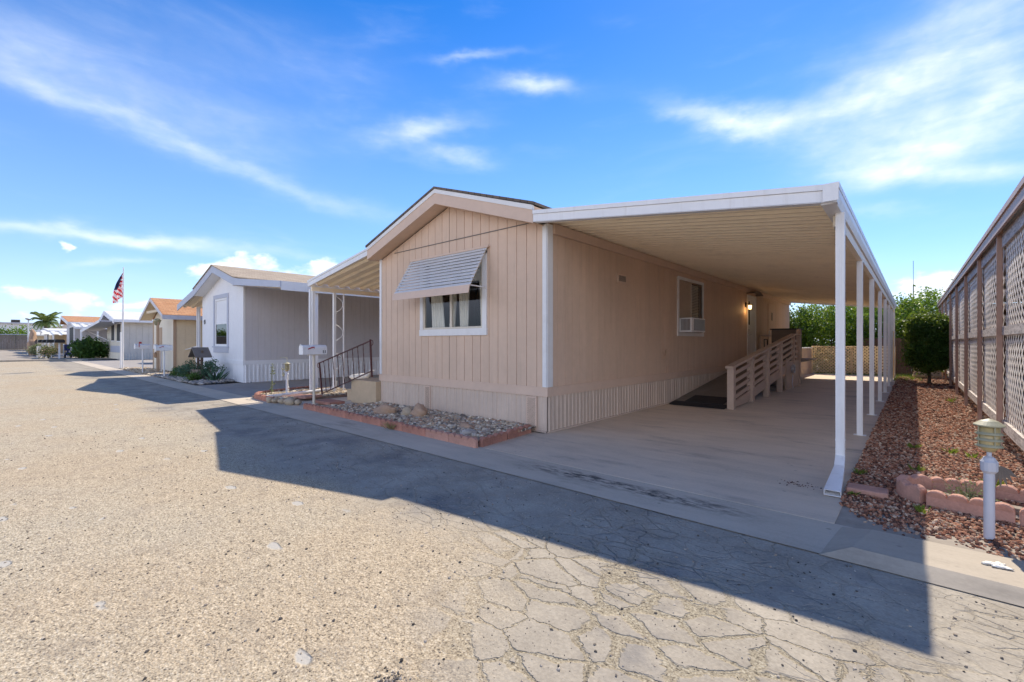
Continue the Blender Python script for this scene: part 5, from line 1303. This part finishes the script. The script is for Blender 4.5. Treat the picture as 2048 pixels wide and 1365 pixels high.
for q in ((-20.0, -19.90, 1.22, 3.0), (-18.66, -18.56, 1.22, 3.0), (-19.899, -18.661, 1.22, 1.30), (-19.899, -18.661, 2.92, 3.0), (-19.899, -18.661, 2.04, 2.09)): mb.box(q[0], q[1], yf - .006, yf + .03, q[2], q[3])
mb.build('window_frame', MT['white'], w13)
mb = MB(); mb.box(-19.9, -18.66, yf + .02, yf + .03, 2.091, 2.919); mb.build('window_shade', MT['wall_white'], w13)
mb = MB(); mb.box(-19.9, -18.66, yf + .012, yf + .016, 1.30, 2.04); mb.build('pane', MT['glass_dark'], w13)
text_part('number', '13', .22, MT['black'], h13, Matrix.Translation((-21.28 + 19.2, -.012, 2.17)) @ Matrix.Rotation(R(-14), 4, 'Y') @ Matrix.Rotation(R(90), 4, 'X'), .004)
# porch roof on its left side
mb = MB(); pans(mb, -23.78, 2.93, e0 + .1, 3.40, yE + .04, 16, .30, .05, .5); mb.build('porch_deck', MT['ceiling'], h13)
for x, y in ((-23.3, 5.75), (-23.05, 5.75), (-23.6, 9.0)):
    mb = MB(); mb.box(x - .035, x + .035, y - .035, y + .035, 0, 2.9); mb.build('porch_post', MT['wall_white'], h13)

c13 = thing('side_carport', 'low grey blue edged carport roof over the drive of the white house', 'carport', (-13.1, 6.2, 0))
mb = MB(); pans(mb, -16.69, 3.30, -13.02, 2.93, 5.16, 21.5, .30, .05, .5); mb.build('roof_deck', MT['ceiling'], c13)
zz = lambda x: 3.46 + (3.05 - 3.46) * (x + 16.69) / 3.69
mb = MB(); mb.prism([(-16.69, zz(-16.69) - .22), (-13.0, zz(-13.0) - .18), (-13.0, zz(-13.0)), (-16.69, zz(-16.69))], 5.12, 5.15, 'y'); mb.build('fascia', MT['trim_blue'], c13)
mb = MB(); mb.box(-13.03, -13.0, 5.151, 21.5, 2.80, 3.05); mb.build('gutter_edge', MT['white'], c13)
for y in (6.2, 9.2, 12.2, 15.2, 18.2, 21.2):
    mb = MB(); mb.box(-13.22, -13.13, y - .045, y + .045, 0, 2.93); mb.build('post', MT['wall_white'], c13)

# wishing well, shrubs, railing
ww = thing('wishing_well', 'small wooden wishing well with dark gabled roof before the white house', 'wishing well', (-18.95, 4.75, 0))
mb = MB()
for k in range(16):
    a0_, a1_ = k * 2 * math.pi / 16, (k + .9) * 2 * math.pi / 16
    v = []
    for r_ in (.30, .26):
        for a_ in (a0_, a1_):
            for z_ in (.02, .42): v.append((-18.95 + r_ * math.cos(a_), 4.75 + r_ * math.sin(a_), z_))
    mb.add(v, [(0, 2, 3, 1), (4, 5, 7, 6), (1, 3, 7, 5), (0, 1, 5, 4), (2, 6, 7, 3)])
mb.build('barrel', MT['old_wood'], ww)
for dx in (-.24, .24):
    mb = MB(); mb.box(-18.95 + dx - .03, -18.95 + dx + .03, 4.72, 4.78, .0, 1.08); mb.build('post', MT['bark'], ww)
mb = MB()
for s_ in (-1, 1): mb.prism([(-18.95, 1.19), (-18.95 + s_ * .45, .86), (-18.95 + s_ * .45, .83), (-18.95, 1.155)] if s_ > 0 else [(-18.95, 1.19), (-18.95, 1.155), (-18.95 - .45, .83), (-18.95 - .45, .86)], 4.50, 5.0, 'y')
mb.build('roof', MT['box_grey'], ww)
mb = MB(); mb.tube([(-19.25, 4.75, .72), (-18.65, 4.75, .72)], .025, 8); mb.tube([(-18.95, 4.75, .72), (-18.95, 4.75, .5)], .006, 5); mb.lathe([(0, .36), (.06, .37), (.075, .50), (.06, .50), (0, .40)], (-18.95, 4.75, 0), 10); mb.build('bucket', MT['rust_red'], ww)
def bush(name, label, c, rad, ncl, nl, size, mat, seed, spread, group=None, shell=.25, low=-.4):
    rg_ = random.Random(seed); p = thing(name, label, 'shrub', (c[0], c[1], 0), group)
    mb = MB()
    for k in range(6):
        a = k * 1.05; mb.tube([(c[0], c[1], 0), (c[0] + rad[0] * .5 * math.cos(a), c[1] + rad[1] * .5 * math.sin(a), c[2] + rad[2] * .3)], [.02, .006], 5)
    mb.build('stems', MT['bark'], p)
    mb = MB(); leaves(mb, crown_pts(rg_, c, rad, ncl, nl, spread, shell, low), size, rg_, -.2, .45); mb.build('foliage', mat, p)
    return p
bush('juniper', 'blue green shrub crowding the wishing well', (-19.1, 4.55, .35), (.55, .40, .33), 34, 40, .07, MT['leaf_blue'], 1, .06)
bush('juniper', 'blue green shrub at the right of the wishing well', (-18.4, 5.0, .40), (.40, .3, .32), 26, 40, .07, MT['leaf_blue'], 11, .06)
bush('low_shrub', 'low green creeper in front of the wishing well base', (-18.55, 4.45, .16), (.42, .2, .18), 22, 40, .06, MT['leaf_box'], 2, .05)
bush('low_shrub', 'low dark green creeper left of the wishing well by the tan stones', (-21.1, 4.7, .16), (.75, .35, .24), 34, 45, .07, MT['leaf_dark'], 3, .06)
tuft('low_shrub', (-17.75, 4.9, .02), 30, .5, MT['leaf_blue'], 8, 'sparse spiky shrub at the corner of the white house', .03, .15)
hrl = thing('pipe_railing', 'white pipe handrail beside the tan house wall', 'railing', (-26.0, 5.75, 0))
mb = MB(); mb.tube([(-25.9, 5.75, 0), (-25.9, 5.75, .97), (-23.9, 5.85, 1.18), (-23.9, 5.85, 0)], .025, 6); mb.build('rail', MT['white'], hrl)

# ------------------------------------------------------------------ tan house with orange roof
h15 = thing('tan_house', 'tan sided gable house with orange shingle roof behind the mailboxes', 'house', (-27.4, 5.33, 0))
a0, a1, yf, yb = -29.45, -25.35, 5.33, 22.0; xm = -27.5
g15 = lambda x: 2.48 + .40 * ((x - a0) if x < xm else (a1 - x))
mb = MB(); siding(mb, 'x', yf, -1, a0, a1, .0, g15, .30, .012, .012, .06, (), xm); mb.build('front_wall', MT['wall_cream'], h15)
mb = MB(); siding(mb, 'y', a1, 1, yf + .061, yb, .0, lambda q: 2.48, .40, .012, .012, .06); siding(mb, 'y', a0, -1, yf + .061, yb, 0, lambda q: 2.48, .4); mb.box(a0, a1, yb, yb + .05, 0, 2.5); mb.build('side_wall', MT['wall_tan'], h15)
for x0, x1, y0, y1 in ((a1 + .0005, a1 + .02, yf - .02, yf + .10), (a0 - .02, a0 + .12, yf - .02, yf)):
    mb = MB(); mb.box(x0, x1, y0, y1, 0, 2.45); mb.build('corner_trim', MT['trim_tan'], h15)
mb = MB(); mb.box(-28.15, -27.55, yf - .02, yf - .0, .0, 2.1); mb.build('door', MT['trim_tan'], h15)
E0, E1, yE = -29.95, -25.0, 4.86; zpk = 3.47; ze = 2.56
mb = MB()
for a, b, za, zb in ((E0, xm, ze, zpk), (xm, E1, zpk, ze)): mb.prism([(a, za), (b, zb), (b, zb + .045), (a, za + .045)], yE, yb + .3, 'y')
mb.build('roof', MT['shingle_orange'], h15)
mb = MB()
for a, b, za, zb in ((E0, xm, ze, zpk), (xm, E1, zpk, ze)): mb.prism([(a, za - .12), (b, zb - .12), (b, zb + .03), (a, za + .03)], yE - .025, yE - .001, 'y')
mb.box(E1 + .001, E1 + .02, yE - .02, yb, ze - .16, ze + .03); mb.build('fascia', MT['wall_grey'], h15)
mb = MB()
for a, b, za, zb in ((E0, xm, ze, zpk), (xm, E1, zpk, ze)): mb.prism([(a, za - .06), (b, zb - .06), (b, zb - .045), (a, za - .045)], yE + .001, yf + .02, 'y')
mb.box(a1 + .001, E1, yE + .001, yb, ze - .14, ze - .125); mb.beam((-28.6, 4.95, 2.85), (-26.4, 4.95, 2.85), .09, .12); mb.build('soffit', MT['wall_tan'], h15)
yl = thing('yard_lamp', 'grey lamp column with lantern top before the tan house', 'yard lamp', (-26.3, 4.9, 0))
mb = MB(); mb.tube([(-26.3, 4.9, 0), (-26.3, 4.9, 2.15)], .035, 8); mb.tube([(-26.05, 4.9, 0), (-26.05, 4.9, 2.3)], .03, 8); mb.build('post', MT['trim_tan'], yl)
mb = MB(); mb.lathe([(0, 2.15), (.09, 2.16), (.14, 2.34), (.17, 2.36), (.10, 2.46), (0, 2.48)], (-26.3, 4.9, 0), 10); mb.tube([(-26.3, 4.9, 2.4), (-26.0, 4.9, 2.42)], .03, 6); mb.build('lantern', MT['lantern'], yl)
mb = MB(); mb.rock((-26.3, 4.83, .78), .09, .07, .13, 4); mb.build('ornament', MT['boulder'], yl)

# ------------------------------------------------------------------ flagpole
fp = thing('flagpole', 'white flagpole standing at the gutter before the tan house', 'flagpole', (-30.8, 4.3, 0))
mb = MB(); mb.tube([(-30.75, 4.3, 0), (-30.72, 4.3, 2.2), (-30.55, 4.3, 5.25)], [.045, .04, .022], 8); mb.tube([(-30.95, 4.25, 0), (-30.92, 4.25, 1.9)], .035, 6); mb.build('pole', MT['white'], fp)
mb = MB(); NC, NR = 14, 40; v = []
for r in range(NR + 1):
    f = r / NR
    for c in range(NC + 1):
        s = c / NC                                   # 0 at the pole, 1 at the outer edge
        top = 4.95 - .10 * s; bot = 3.72 - .42 * s
        wdt = .08 + .46 * min(1, f * 1.4) ** .8
        dd = s * wdt; fold = .07 * math.sin(s * 13 + f * 3) * min(1, f * 3 + .2)
        v.append((-30.57 - dd * .80 + fold * .6 - .05 * f, 4.28 - dd * .60 - fold * .8, top + (bot - top) * f + (.03 * math.sin(9 * s) if r == NR else 0)))
for r in range(NR):
    for c in range(NC):
        f, s = (r + .5) / NR, (c + .5) / NC
        if f < .52 and s > .42: mb.cur = 2
        else: mb.cur = 1 if int((f * .8 + s * .55 * (1 if f > .4 else .3)) * 15) % 2 == 0 else 0
        mb.add([v[r * (NC + 1) + c], v[r * (NC + 1) + c + 1], v[(r + 1) * (NC + 1) + c + 1], v[(r + 1) * (NC + 1) + c]], [(0, 1, 2, 3)], True)
tag(mb.build('flag', [MT['flag_white'], MT['flag_red'], MT['flag_blue']], origin=(-30.6, 4.28, 4.3)), 'limp stars and stripes flag hanging from the white flagpole', 'flag')

# ------------------------------------------------------------------ homes further along
def simple_home(label, x0, x1, y0, y1, zt, pk_x, zpk, wall, side, roofm, trim, slope_eave=.35, base=.5, windows=(), fas=.22):
    p = thing('mobile_home', label, 'mobile home', ((x0 + x1) / 2, y0, 0))
    k1 = (zpk - .25 - zt) / max(.1, (pk_x - x0)); k2 = (zpk - .25 - zt) / max(.1, (x1 - pk_x))
    g = lambda x: zt + (k1 * (x - x0) if x < pk_x else k2 * (x1 - x))
    mb = MB(); siding(mb, 'x', y0, -1, x0, x1, base, g, .4, .015, .015, .08, (), pk_x); mb.build('front_wall', MT[wall], p)
    mb = MB(); siding(mb, 'y', x1, 1, y0 + .081, y1, base, lambda q: zt, .4, .02, .02, .08); siding(mb, 'y', x0, -1, y0 + .081, y1, base, lambda q: zt, .8); mb.box(x0, x1, y1, y1 + .06, 0, zt); mb.build('side_wall', MT[side], p)
    mb = MB(); ribs(mb, 'x', y0, -1, x0, x1, 0, base, .2, .015); mb.build('skirting', MT[wall], p)
    mb = MB(); ribs(mb, 'y', x1, 1, y0, y1, 0, base, .2, .02); mb.build('skirting', MT[side], p)
    ov = slope_eave; sa = (zpk - zt - .1) / (pk_x - x0 + ov); sb_ = (zpk - zt - .1) / (x1 + ov - pk_x)
    mb = MB(); mf = MB()
    for a, b, za, zb in ((x0 - ov, pk_x, zt + .1, zpk), (pk_x, x1 + ov, zpk, zt + .1)):
        mb.prism([(a, za), (b, zb), (b, zb + .05), (a, za + .05)], y0 - .55, y1 + .3, 'y')
        mf.prism([(a, za - fas), (b, zb - fas), (b, zb + .03), (a, za + .03)], y0 - .58, y0 - .551, 'y')
    mf.box(x1 + ov + .001, x1 + ov + .03, y0 - .55, y1, zt - .06, zt + .13)
    mb.build('roof', MT[roofm], p); mf.build('fascia', MT[trim], p)
    mb = MB(); mb.box(x1 + .001, x1 + ov, y0 - .54, y1, zt - .03, zt - .01); mb.build('soffit', MT[wall], p)
    for a, b, c, d in windows:
        mb = MB(); mb.box(a - .1, b + .1, y0 - .03, y0 - .0, c - .1, d + .1); w_ = mb.build('window', MT['white'], p)
        mb = MB(); mb.box(a, b, y0 - .04, y0 - .0305, c, d); mb.build('pane', MT['dark'], w_)
    return p
h17 = simple_home('white gabled mobile home with blue grey skirting behind the flagpole', -54.2, -46.9, 6.5, 24, 3.02, -51.2, 4.0, 'wall_cream', 'wall_steel', 'roof_white', 'wall_white', .7, .55, [(-51.6, -50.2, 1.55, 2.85), (-48.9, -47.2, 1.5, 2.85)], .3)
mb = MB(); mb.box(-52.0, -46.9, 6.455, 6.475, .56, 1.1); mb.build('front_band', MT['trim_blue'], h17)
an = thing('front_awning', 'long sloping grey awning before the white gabled home', 'awning', (-54, 5.8, 0))
mb = MB(); mb.prism([(-58.5, 2.45), (-46.9, 3.0), (-46.9, 3.07), (-58.5, 2.52)], 5.2, 6.45, 'y'); mb.build('roof', MT['trim_blue'], an)
mb = MB(); mb.prism([(-58.5, 2.3), (-46.9, 2.92), (-46.9, 3.12), (-58.5, 2.55)], 5.15, 5.19, 'y'); mb.build('fascia', MT['wall_white'], an)
mb = MB(); mb.tube([(-52.2, 6.4, 1.5), (-57.5, 5.6, 2.4)], .03, 6); mb.build('brace', MT['white'], an)
bush('oleander', 'large round dark green bush before the white gabled home', (-54.0, 5.3, .72), (1.55, 1.0, .8), 70, 60, .26, MT['leaf_dark'], 21, .22, low=-.7)
h19 = simple_home('grey mobile home with orange shingle roof and white porch posts', -73.5, -65.2, 5.3, 24, 3.35, -72.0, 4.35, 'wall_grey', 'wall_grey', 'shingle_orange', 'wall_white', .6, .5, [(-69.9, -66.2, 1.3, 3.0)], .3)
pr = thing('porch_roof', 'white ribbed porch roof on posts beside the grey home', 'porch roof', (-62, 6, 0))
mb = MB(); pans(mb, -64.9, 3.38, -60.6, 2.85, 5.0, 16, .6, .08, .5); mb.build('roof_deck', MT['roof_white'], pr)
mb = MB(); mb.prism([(-64.9, 3.25), (-60.6, 2.72), (-60.6, 2.9), (-64.9, 3.42)], 4.95, 4.99, 'y'); mb.box(-60.6, -60.56, 4.95, 16, 2.7, 2.9); mb.build('fascia', MT['white'], pr)
for y, w_ in ((5.4, .16), (6.6, .10), (10, .1), (13, .1)):
    mb = MB(); mb.box(-60.9 - w_, -60.9 + w_, y - .06, y + .06, 0, 2.75); mb.build('post', MT['white'], pr)
mb = MB(); mb.tube([(-61, 4.4, .0), (-61, 4.4, 1.1), (-57.0, 4.8, .75), (-57.0, 4.8, 0)], .04, 6); mb.tube([(-64.2, 4.4, 0), (-64.2, 4.4, 1.2), (-61, 4.4, 1.1)], .04, 6)
tag(mb.build('pipe_railing', MT['white'], origin=(-61, 4.4, 0)), 'white pipe handrail before the porch of the grey home', 'railing')
h21 = simple_home('beige mobile home with flat pale roof left of the grey home', -97, -83, 4.8, 20, 2.75, -92, 3.35, 'wall_white', 'wall_tan', 'roof_white', 'wall_grey', 1.0, .4, [(-94, -91, 1.5, 2.6), (-88, -86, 1.6, 2.6)], .35)
h23 = simple_home('small tan mobile home farthest along the street', -122, -108, 4.2, 18, 2.5, -116, 3.2, 'wall_tan', 'wall_tan', 'roof_white', 'wall_cream', .8, .3, [(-113, -111, 1.2, 2.2)], .3)
aw2 = thing('window_awning', 'cream ribbed awning on posts before the beige home', 'awning', (-80, 4.6, 0))
mb = MB(); pans(mb, -83, 2.95, -76.5, 2.35, 3.6, 8, .8, .1, .5); mb.build('roof_deck', MT['roof_white'], aw2)
for x in (-77.0, -78.4):
    mb = MB(); mb.box(x - .1, x + .1, 3.7, 3.9, 0, 2.4); mb.build('post', MT['white'], aw2)
mb = MB(); siding(mb, 'x', 4.3, -1, -82.6, -77.6, 0, lambda q: 2.3, .5); mb.build('screen', MT['wall_tan'], aw2)
fh = thing('storage_building', 'low white flat roofed building behind the far hedge', 'building', (-190, 8, 0))
mb = MB(); mb.box(-215, -165, -30, 9, 0, 6.0); mb.build('wall', MT['wall_white'], fh)
mb = MB(); mb.box(-216, -164, -30.5, 9.5, 6.001, 6.3); mb.build('roof', MT['wall_grey'], fh)
rc = thing('roof_cooler', 'dark box shaped cooler on the roof behind the far hedge', 'cooler', (-177, 3, 6.3))
mb = MB(); mb.bbox(-178.5, -176, 2.3, 3.95, 6.302, 7.4, .06); mb.build('case', MT['box_grey'], rc)
mb = MB()
for k in range(8): mb.box(-175.99, -175.93, 2.42 + k * .18, 2.52 + k * .18, 6.45, 7.25)
mb.build('louvre', MT['dark'], rc)

# low desert hill on the skyline
mb = MB(); NX = 80; v = []
rg_ = random.Random(3)
for i in range(NX + 1):
    y = -260 + i * 9; h = 25 + 5 * math.sin(i * .33) + 4 * math.sin(i * .9 + 1) + 2 * math.sin(i * 2.3) + rg_.uniform(-1, 1)
    h *= min(1, i / 20, (NX - i) / 25)
    v += [(-700, y, -1), (-760, y, h * .7), (-840, y, h)]
mb.add(v, [(i * 3 + j, i * 3 + 3 + j, i * 3 + 4 + j, i * 3 + 1 + j) for i in range(NX) for j in range(2)], True)
tag(mb.build('hills', MT['desert_hill']), kind='structure')

# far fence, hedge and lamp
ff = thing('board_fence', 'long grey board fence across the end of the street', 'fence', (-120, 0, 0))
mb = MB()
for k in range(150): mb.box(-125.0, -124.95, -26 + k * .2, -26 + k * .2 + .19, .05, 2.75 + .03 * math.sin(k * 2.3))
mb.build('boards', MT['fence_grey'], ff)
for k in range(10):
    mb = MB(); mb.box(-124.94, -124.8, -25 + k * 3, -24.85 + k * 3, 0, 2.7); mb.build('post', MT['old_wood'], ff)
mb = MB(); mb.box(-125.05, -124.78, -26, 4, 2.82, 2.95); mb.build('rail', MT['trim_blue'], ff)
hedge = thing('hedge', 'bright green hedge rising above the far board fence', 'hedge', (-130, -8, 0))
rg_ = random.Random(8); mb = MB()
for k in range(9): mb.tube([(-130, -26 + k * 3.4, 0), (-130, -26 + k * 3.4 + .3, 3)], .12, 5)
mb.build('trunk', MT['bark'], hedge)
pts = []
for _ in range(230):
    cx, cy, cz_ = rg_.uniform(-132, -128), rg_.uniform(-28, 4), rg_.uniform(2.2, 4.1)
    pts += [(cx + rg_.gauss(0, .5), cy + rg_.gauss(0, .6), cz_ + rg_.gauss(0, .35)) for _ in range(40)]
mb = MB(); leaves(mb, pts, .42, rg_); mb.build('foliage', MT['leaf_citrus'], hedge)
sl2 = thing('street_lamp', 'slim white lamp post standing at the far corner', 'street lamp', (-71.7, 2.2, 0))
mb = MB(); mb.tube([(-71.7, 2.2, 0), (-71.7, 2.2, 3.8)], [.07, .05], 8); mb.build('pole', MT['white'], sl2)
mb = MB(); mb.beam((-71.85, 2.05, 3.95), (-71.6, 2.3, 3.82), .22, .12); mb.build('lamp_head', MT['box_grey'], sl2)
for i, (y, l) in enumerate(((-3.2, 'short white bollard before the far fence, left one'), (-1.2, 'short white bollard before the far fence, right one'))):
    mb = MB(); mb.tube([(-118, y, 0), (-118, y, .95)], .11, 8); mb.lathe([(.11, .95), (.08, 1.02), (0, 1.04)], (-118, y, 0), 8)
    tag(mb.build('bollard', MT['white'], origin=(-118, y, 0)), l, 'bollard', 'bollards before the far fence')

# palm
def palm(label, c, h, L, n, seed):
    rg_ = random.Random(seed); p = thing('palm_tree', label, 'palm tree', (c[0], c[1], 0))
    mb = MB(); mb.tube([(c[0], c[1], 0), (c[0] + .2, c[1], h * .5), (c[0], c[1], h)], [.45, .36, .34], 10); mb.build('trunk', MT['bark'], p)
    for k in range(n):
        a = k * 2.4 + rg_.uniform(-.2, .2); up = rg_.uniform(.1, 2.0); mb = MB(); pr_ = []
        for i in range(12):
            s = i / 11; e = up - 1.5 * s * s
            r_ = L * s * (1 - .22 * s); z_ = h + L * (up * s * .75 - .75 * s ** 2.4)
            pr_.append(Vector((c[0] + r_ * math.cos(a), c[1] + r_ * math.sin(a), z_)))
        mb.tube(pr_, .035, 4)
        side = Vector((-math.sin(a), math.cos(a), 0))
        for i in range(1, 11):
            for q in (0, .5):
                s = (i + q) / 11; b_ = pr_[i].lerp(pr_[min(11, i + 1)], q); d = (pr_[min(11, i + 1)] - pr_[i - 1]).normalized(); ll = L * .30 * math.sin(math.pi * (.12 + .85 * s))
                for sg in (-1, 1):
                    e = b_ + side * sg * ll * .8 + d * ll * .5 + Vector((0, 0, -ll * .45)); wv = d * .09
                    mb.add([b_ - wv, b_ + wv, e], [(0, 1, 2)])
        mb.build('frond', MT['palm'], p)
palm('palm tree with drooping fronds rising behind the beige home', (-118, 5.9, 0), 5.0, 2.7, 26, 5)

# clutter at the far corner
def far_mailbox(x, y, label, z=1.35, g='dark mailboxes at the far corner'):
    p = thing('mailbox', label, 'mailbox', (x, y, 0), g)
    mb = MB(); mb.prism([(y - .30, z), (y + .30, z), (y + .30, z + .18), (y + .22, z + .28), (y - .22, z + .28), (y - .30, z + .18)], x - .6, x + .6, 'x'); mb.build('box', MT['dark'], p)
    mb = MB(); mb.box(x - .06, x + .06, y - .06, y + .06, 0, z - .001); mb.build('post', MT['wall_white'], p)
for x, y, l in ((-60.3, 2.75, 'dark mailbox at the left end of the far row'), (-58.9, 2.95, 'dark mailbox second from left in the far row'), (-57.4, 3.15, 'dark mailbox third from left in the far row'), (-54.0, 3.45, 'dark reddish mailbox standing apart to the right of the far row')): far_mailbox(x, y, l)
for x, y, w_, l in ((-58.6, 2.45, .9, 'white painted panel under the left far mailboxes'), (-55.9, 2.9, .7, 'cream painted planter box under the far mailboxes')):
    mb = MB(); mb.bbox(x - w_, x + w_, y - .12, y + .12, .02, 1.05, .02); tag(mb.build('panel_stand', MT['wall_cream'], origin=(x, y, 0)), l, 'stand')
bush('dry_shrub', 'dry flowering shrub between the far mailbox stands', (-55.2, 2.85, .55), (.75, .5, .5), 30, 30, .16, MT['leaf_flower'], 31, .14)
bush('dry_shrub', 'olive shrub leaning beside the slim lamp post', (-63.5, 2.6, .6), (.9, .6, .6), 30, 30, .2, MT['leaf_sage'], 32, .16)
mb = MB(); mb.rock((-69, 2.4, .95), .55, .42, 1.3, 6, 3, .3); tag(mb.build('rock_feature', MT['boulder'], origin=(-69, 2.4, 0)), 'tall brown craggy rock beside the slim lamp post', 'rock')
sc_ = thing('mobility_scooter', 'dark scooter parked beside the grey home railing', 'scooter', (-56.2, 4.15, 0))
mb = MB(); mb.bbox(-56.7, -55.7, 3.95, 4.3, .25, .5, .04); mb.bbox(-56.65, -56.2, 3.92, 4.33, .65, .75, .04); mb.bbox(-56.72, -56.62, 3.92, 4.33, .7, 1.2, .03); mb.tube([(-56.4, 4.12, .5), (-56.4, 4.12, .66)], .06, 6); mb.tube([(-55.75, 4.12, .5), (-55.85, 4.12, 1.1)], .04, 6); mb.tube([(-55.85, 3.9, 1.1), (-55.85, 4.35, 1.1)], .03, 6); mb.build('body', MT['flag_blue'], sc_)
for x, y in ((-56.5, 3.93), (-56.5, 4.32), (-55.8, 3.93), (-55.8, 4.32)):
    mb = MB(); mb.tube([(x, y - .04, .17), (x, y + .04, .17)], .17, 12); mb.build('wheel', MT['black'], sc_)
# car under the tan house side
car = thing('parked_car', 'white car parked between the tan house and the white gabled home', 'car', (-37, 8.0, 0))
mb = MB(); prof = [(-2.2, .35), (2.2, .35), (2.25, .75), (1.5, .92), (.9, 1.4), (-1.2, 1.42), (-1.9, .98), (-2.25, .85)]
mb.prism([(-37 + a, b) for a, b in prof], 7.2, 8.9, 'y'); mb.build('body', MT['white'], car)
mb = MB(); mb.prism([(-37 + a, b) for a, b in ((1.35, .95), (.82, 1.34), (-1.15, 1.36), (-1.7, 1.0))], 7.19, 7.1995, 'y'); mb.build('side_window', MT['dark'], car)
for x in (-38.4, -35.6):
    for y in (7.15, 8.75):
        mb = MB(); mb.tube([(x, y, .32), (x, y + .2, .32)], .32, 18); wl = mb.build('wheel', MT['black'], car)
        mb = MB(); mb.tube([(x, y - .01, .32), (x, y + .0, .32)], .19, 14); mb.build('rim', MT['steel'], wl)
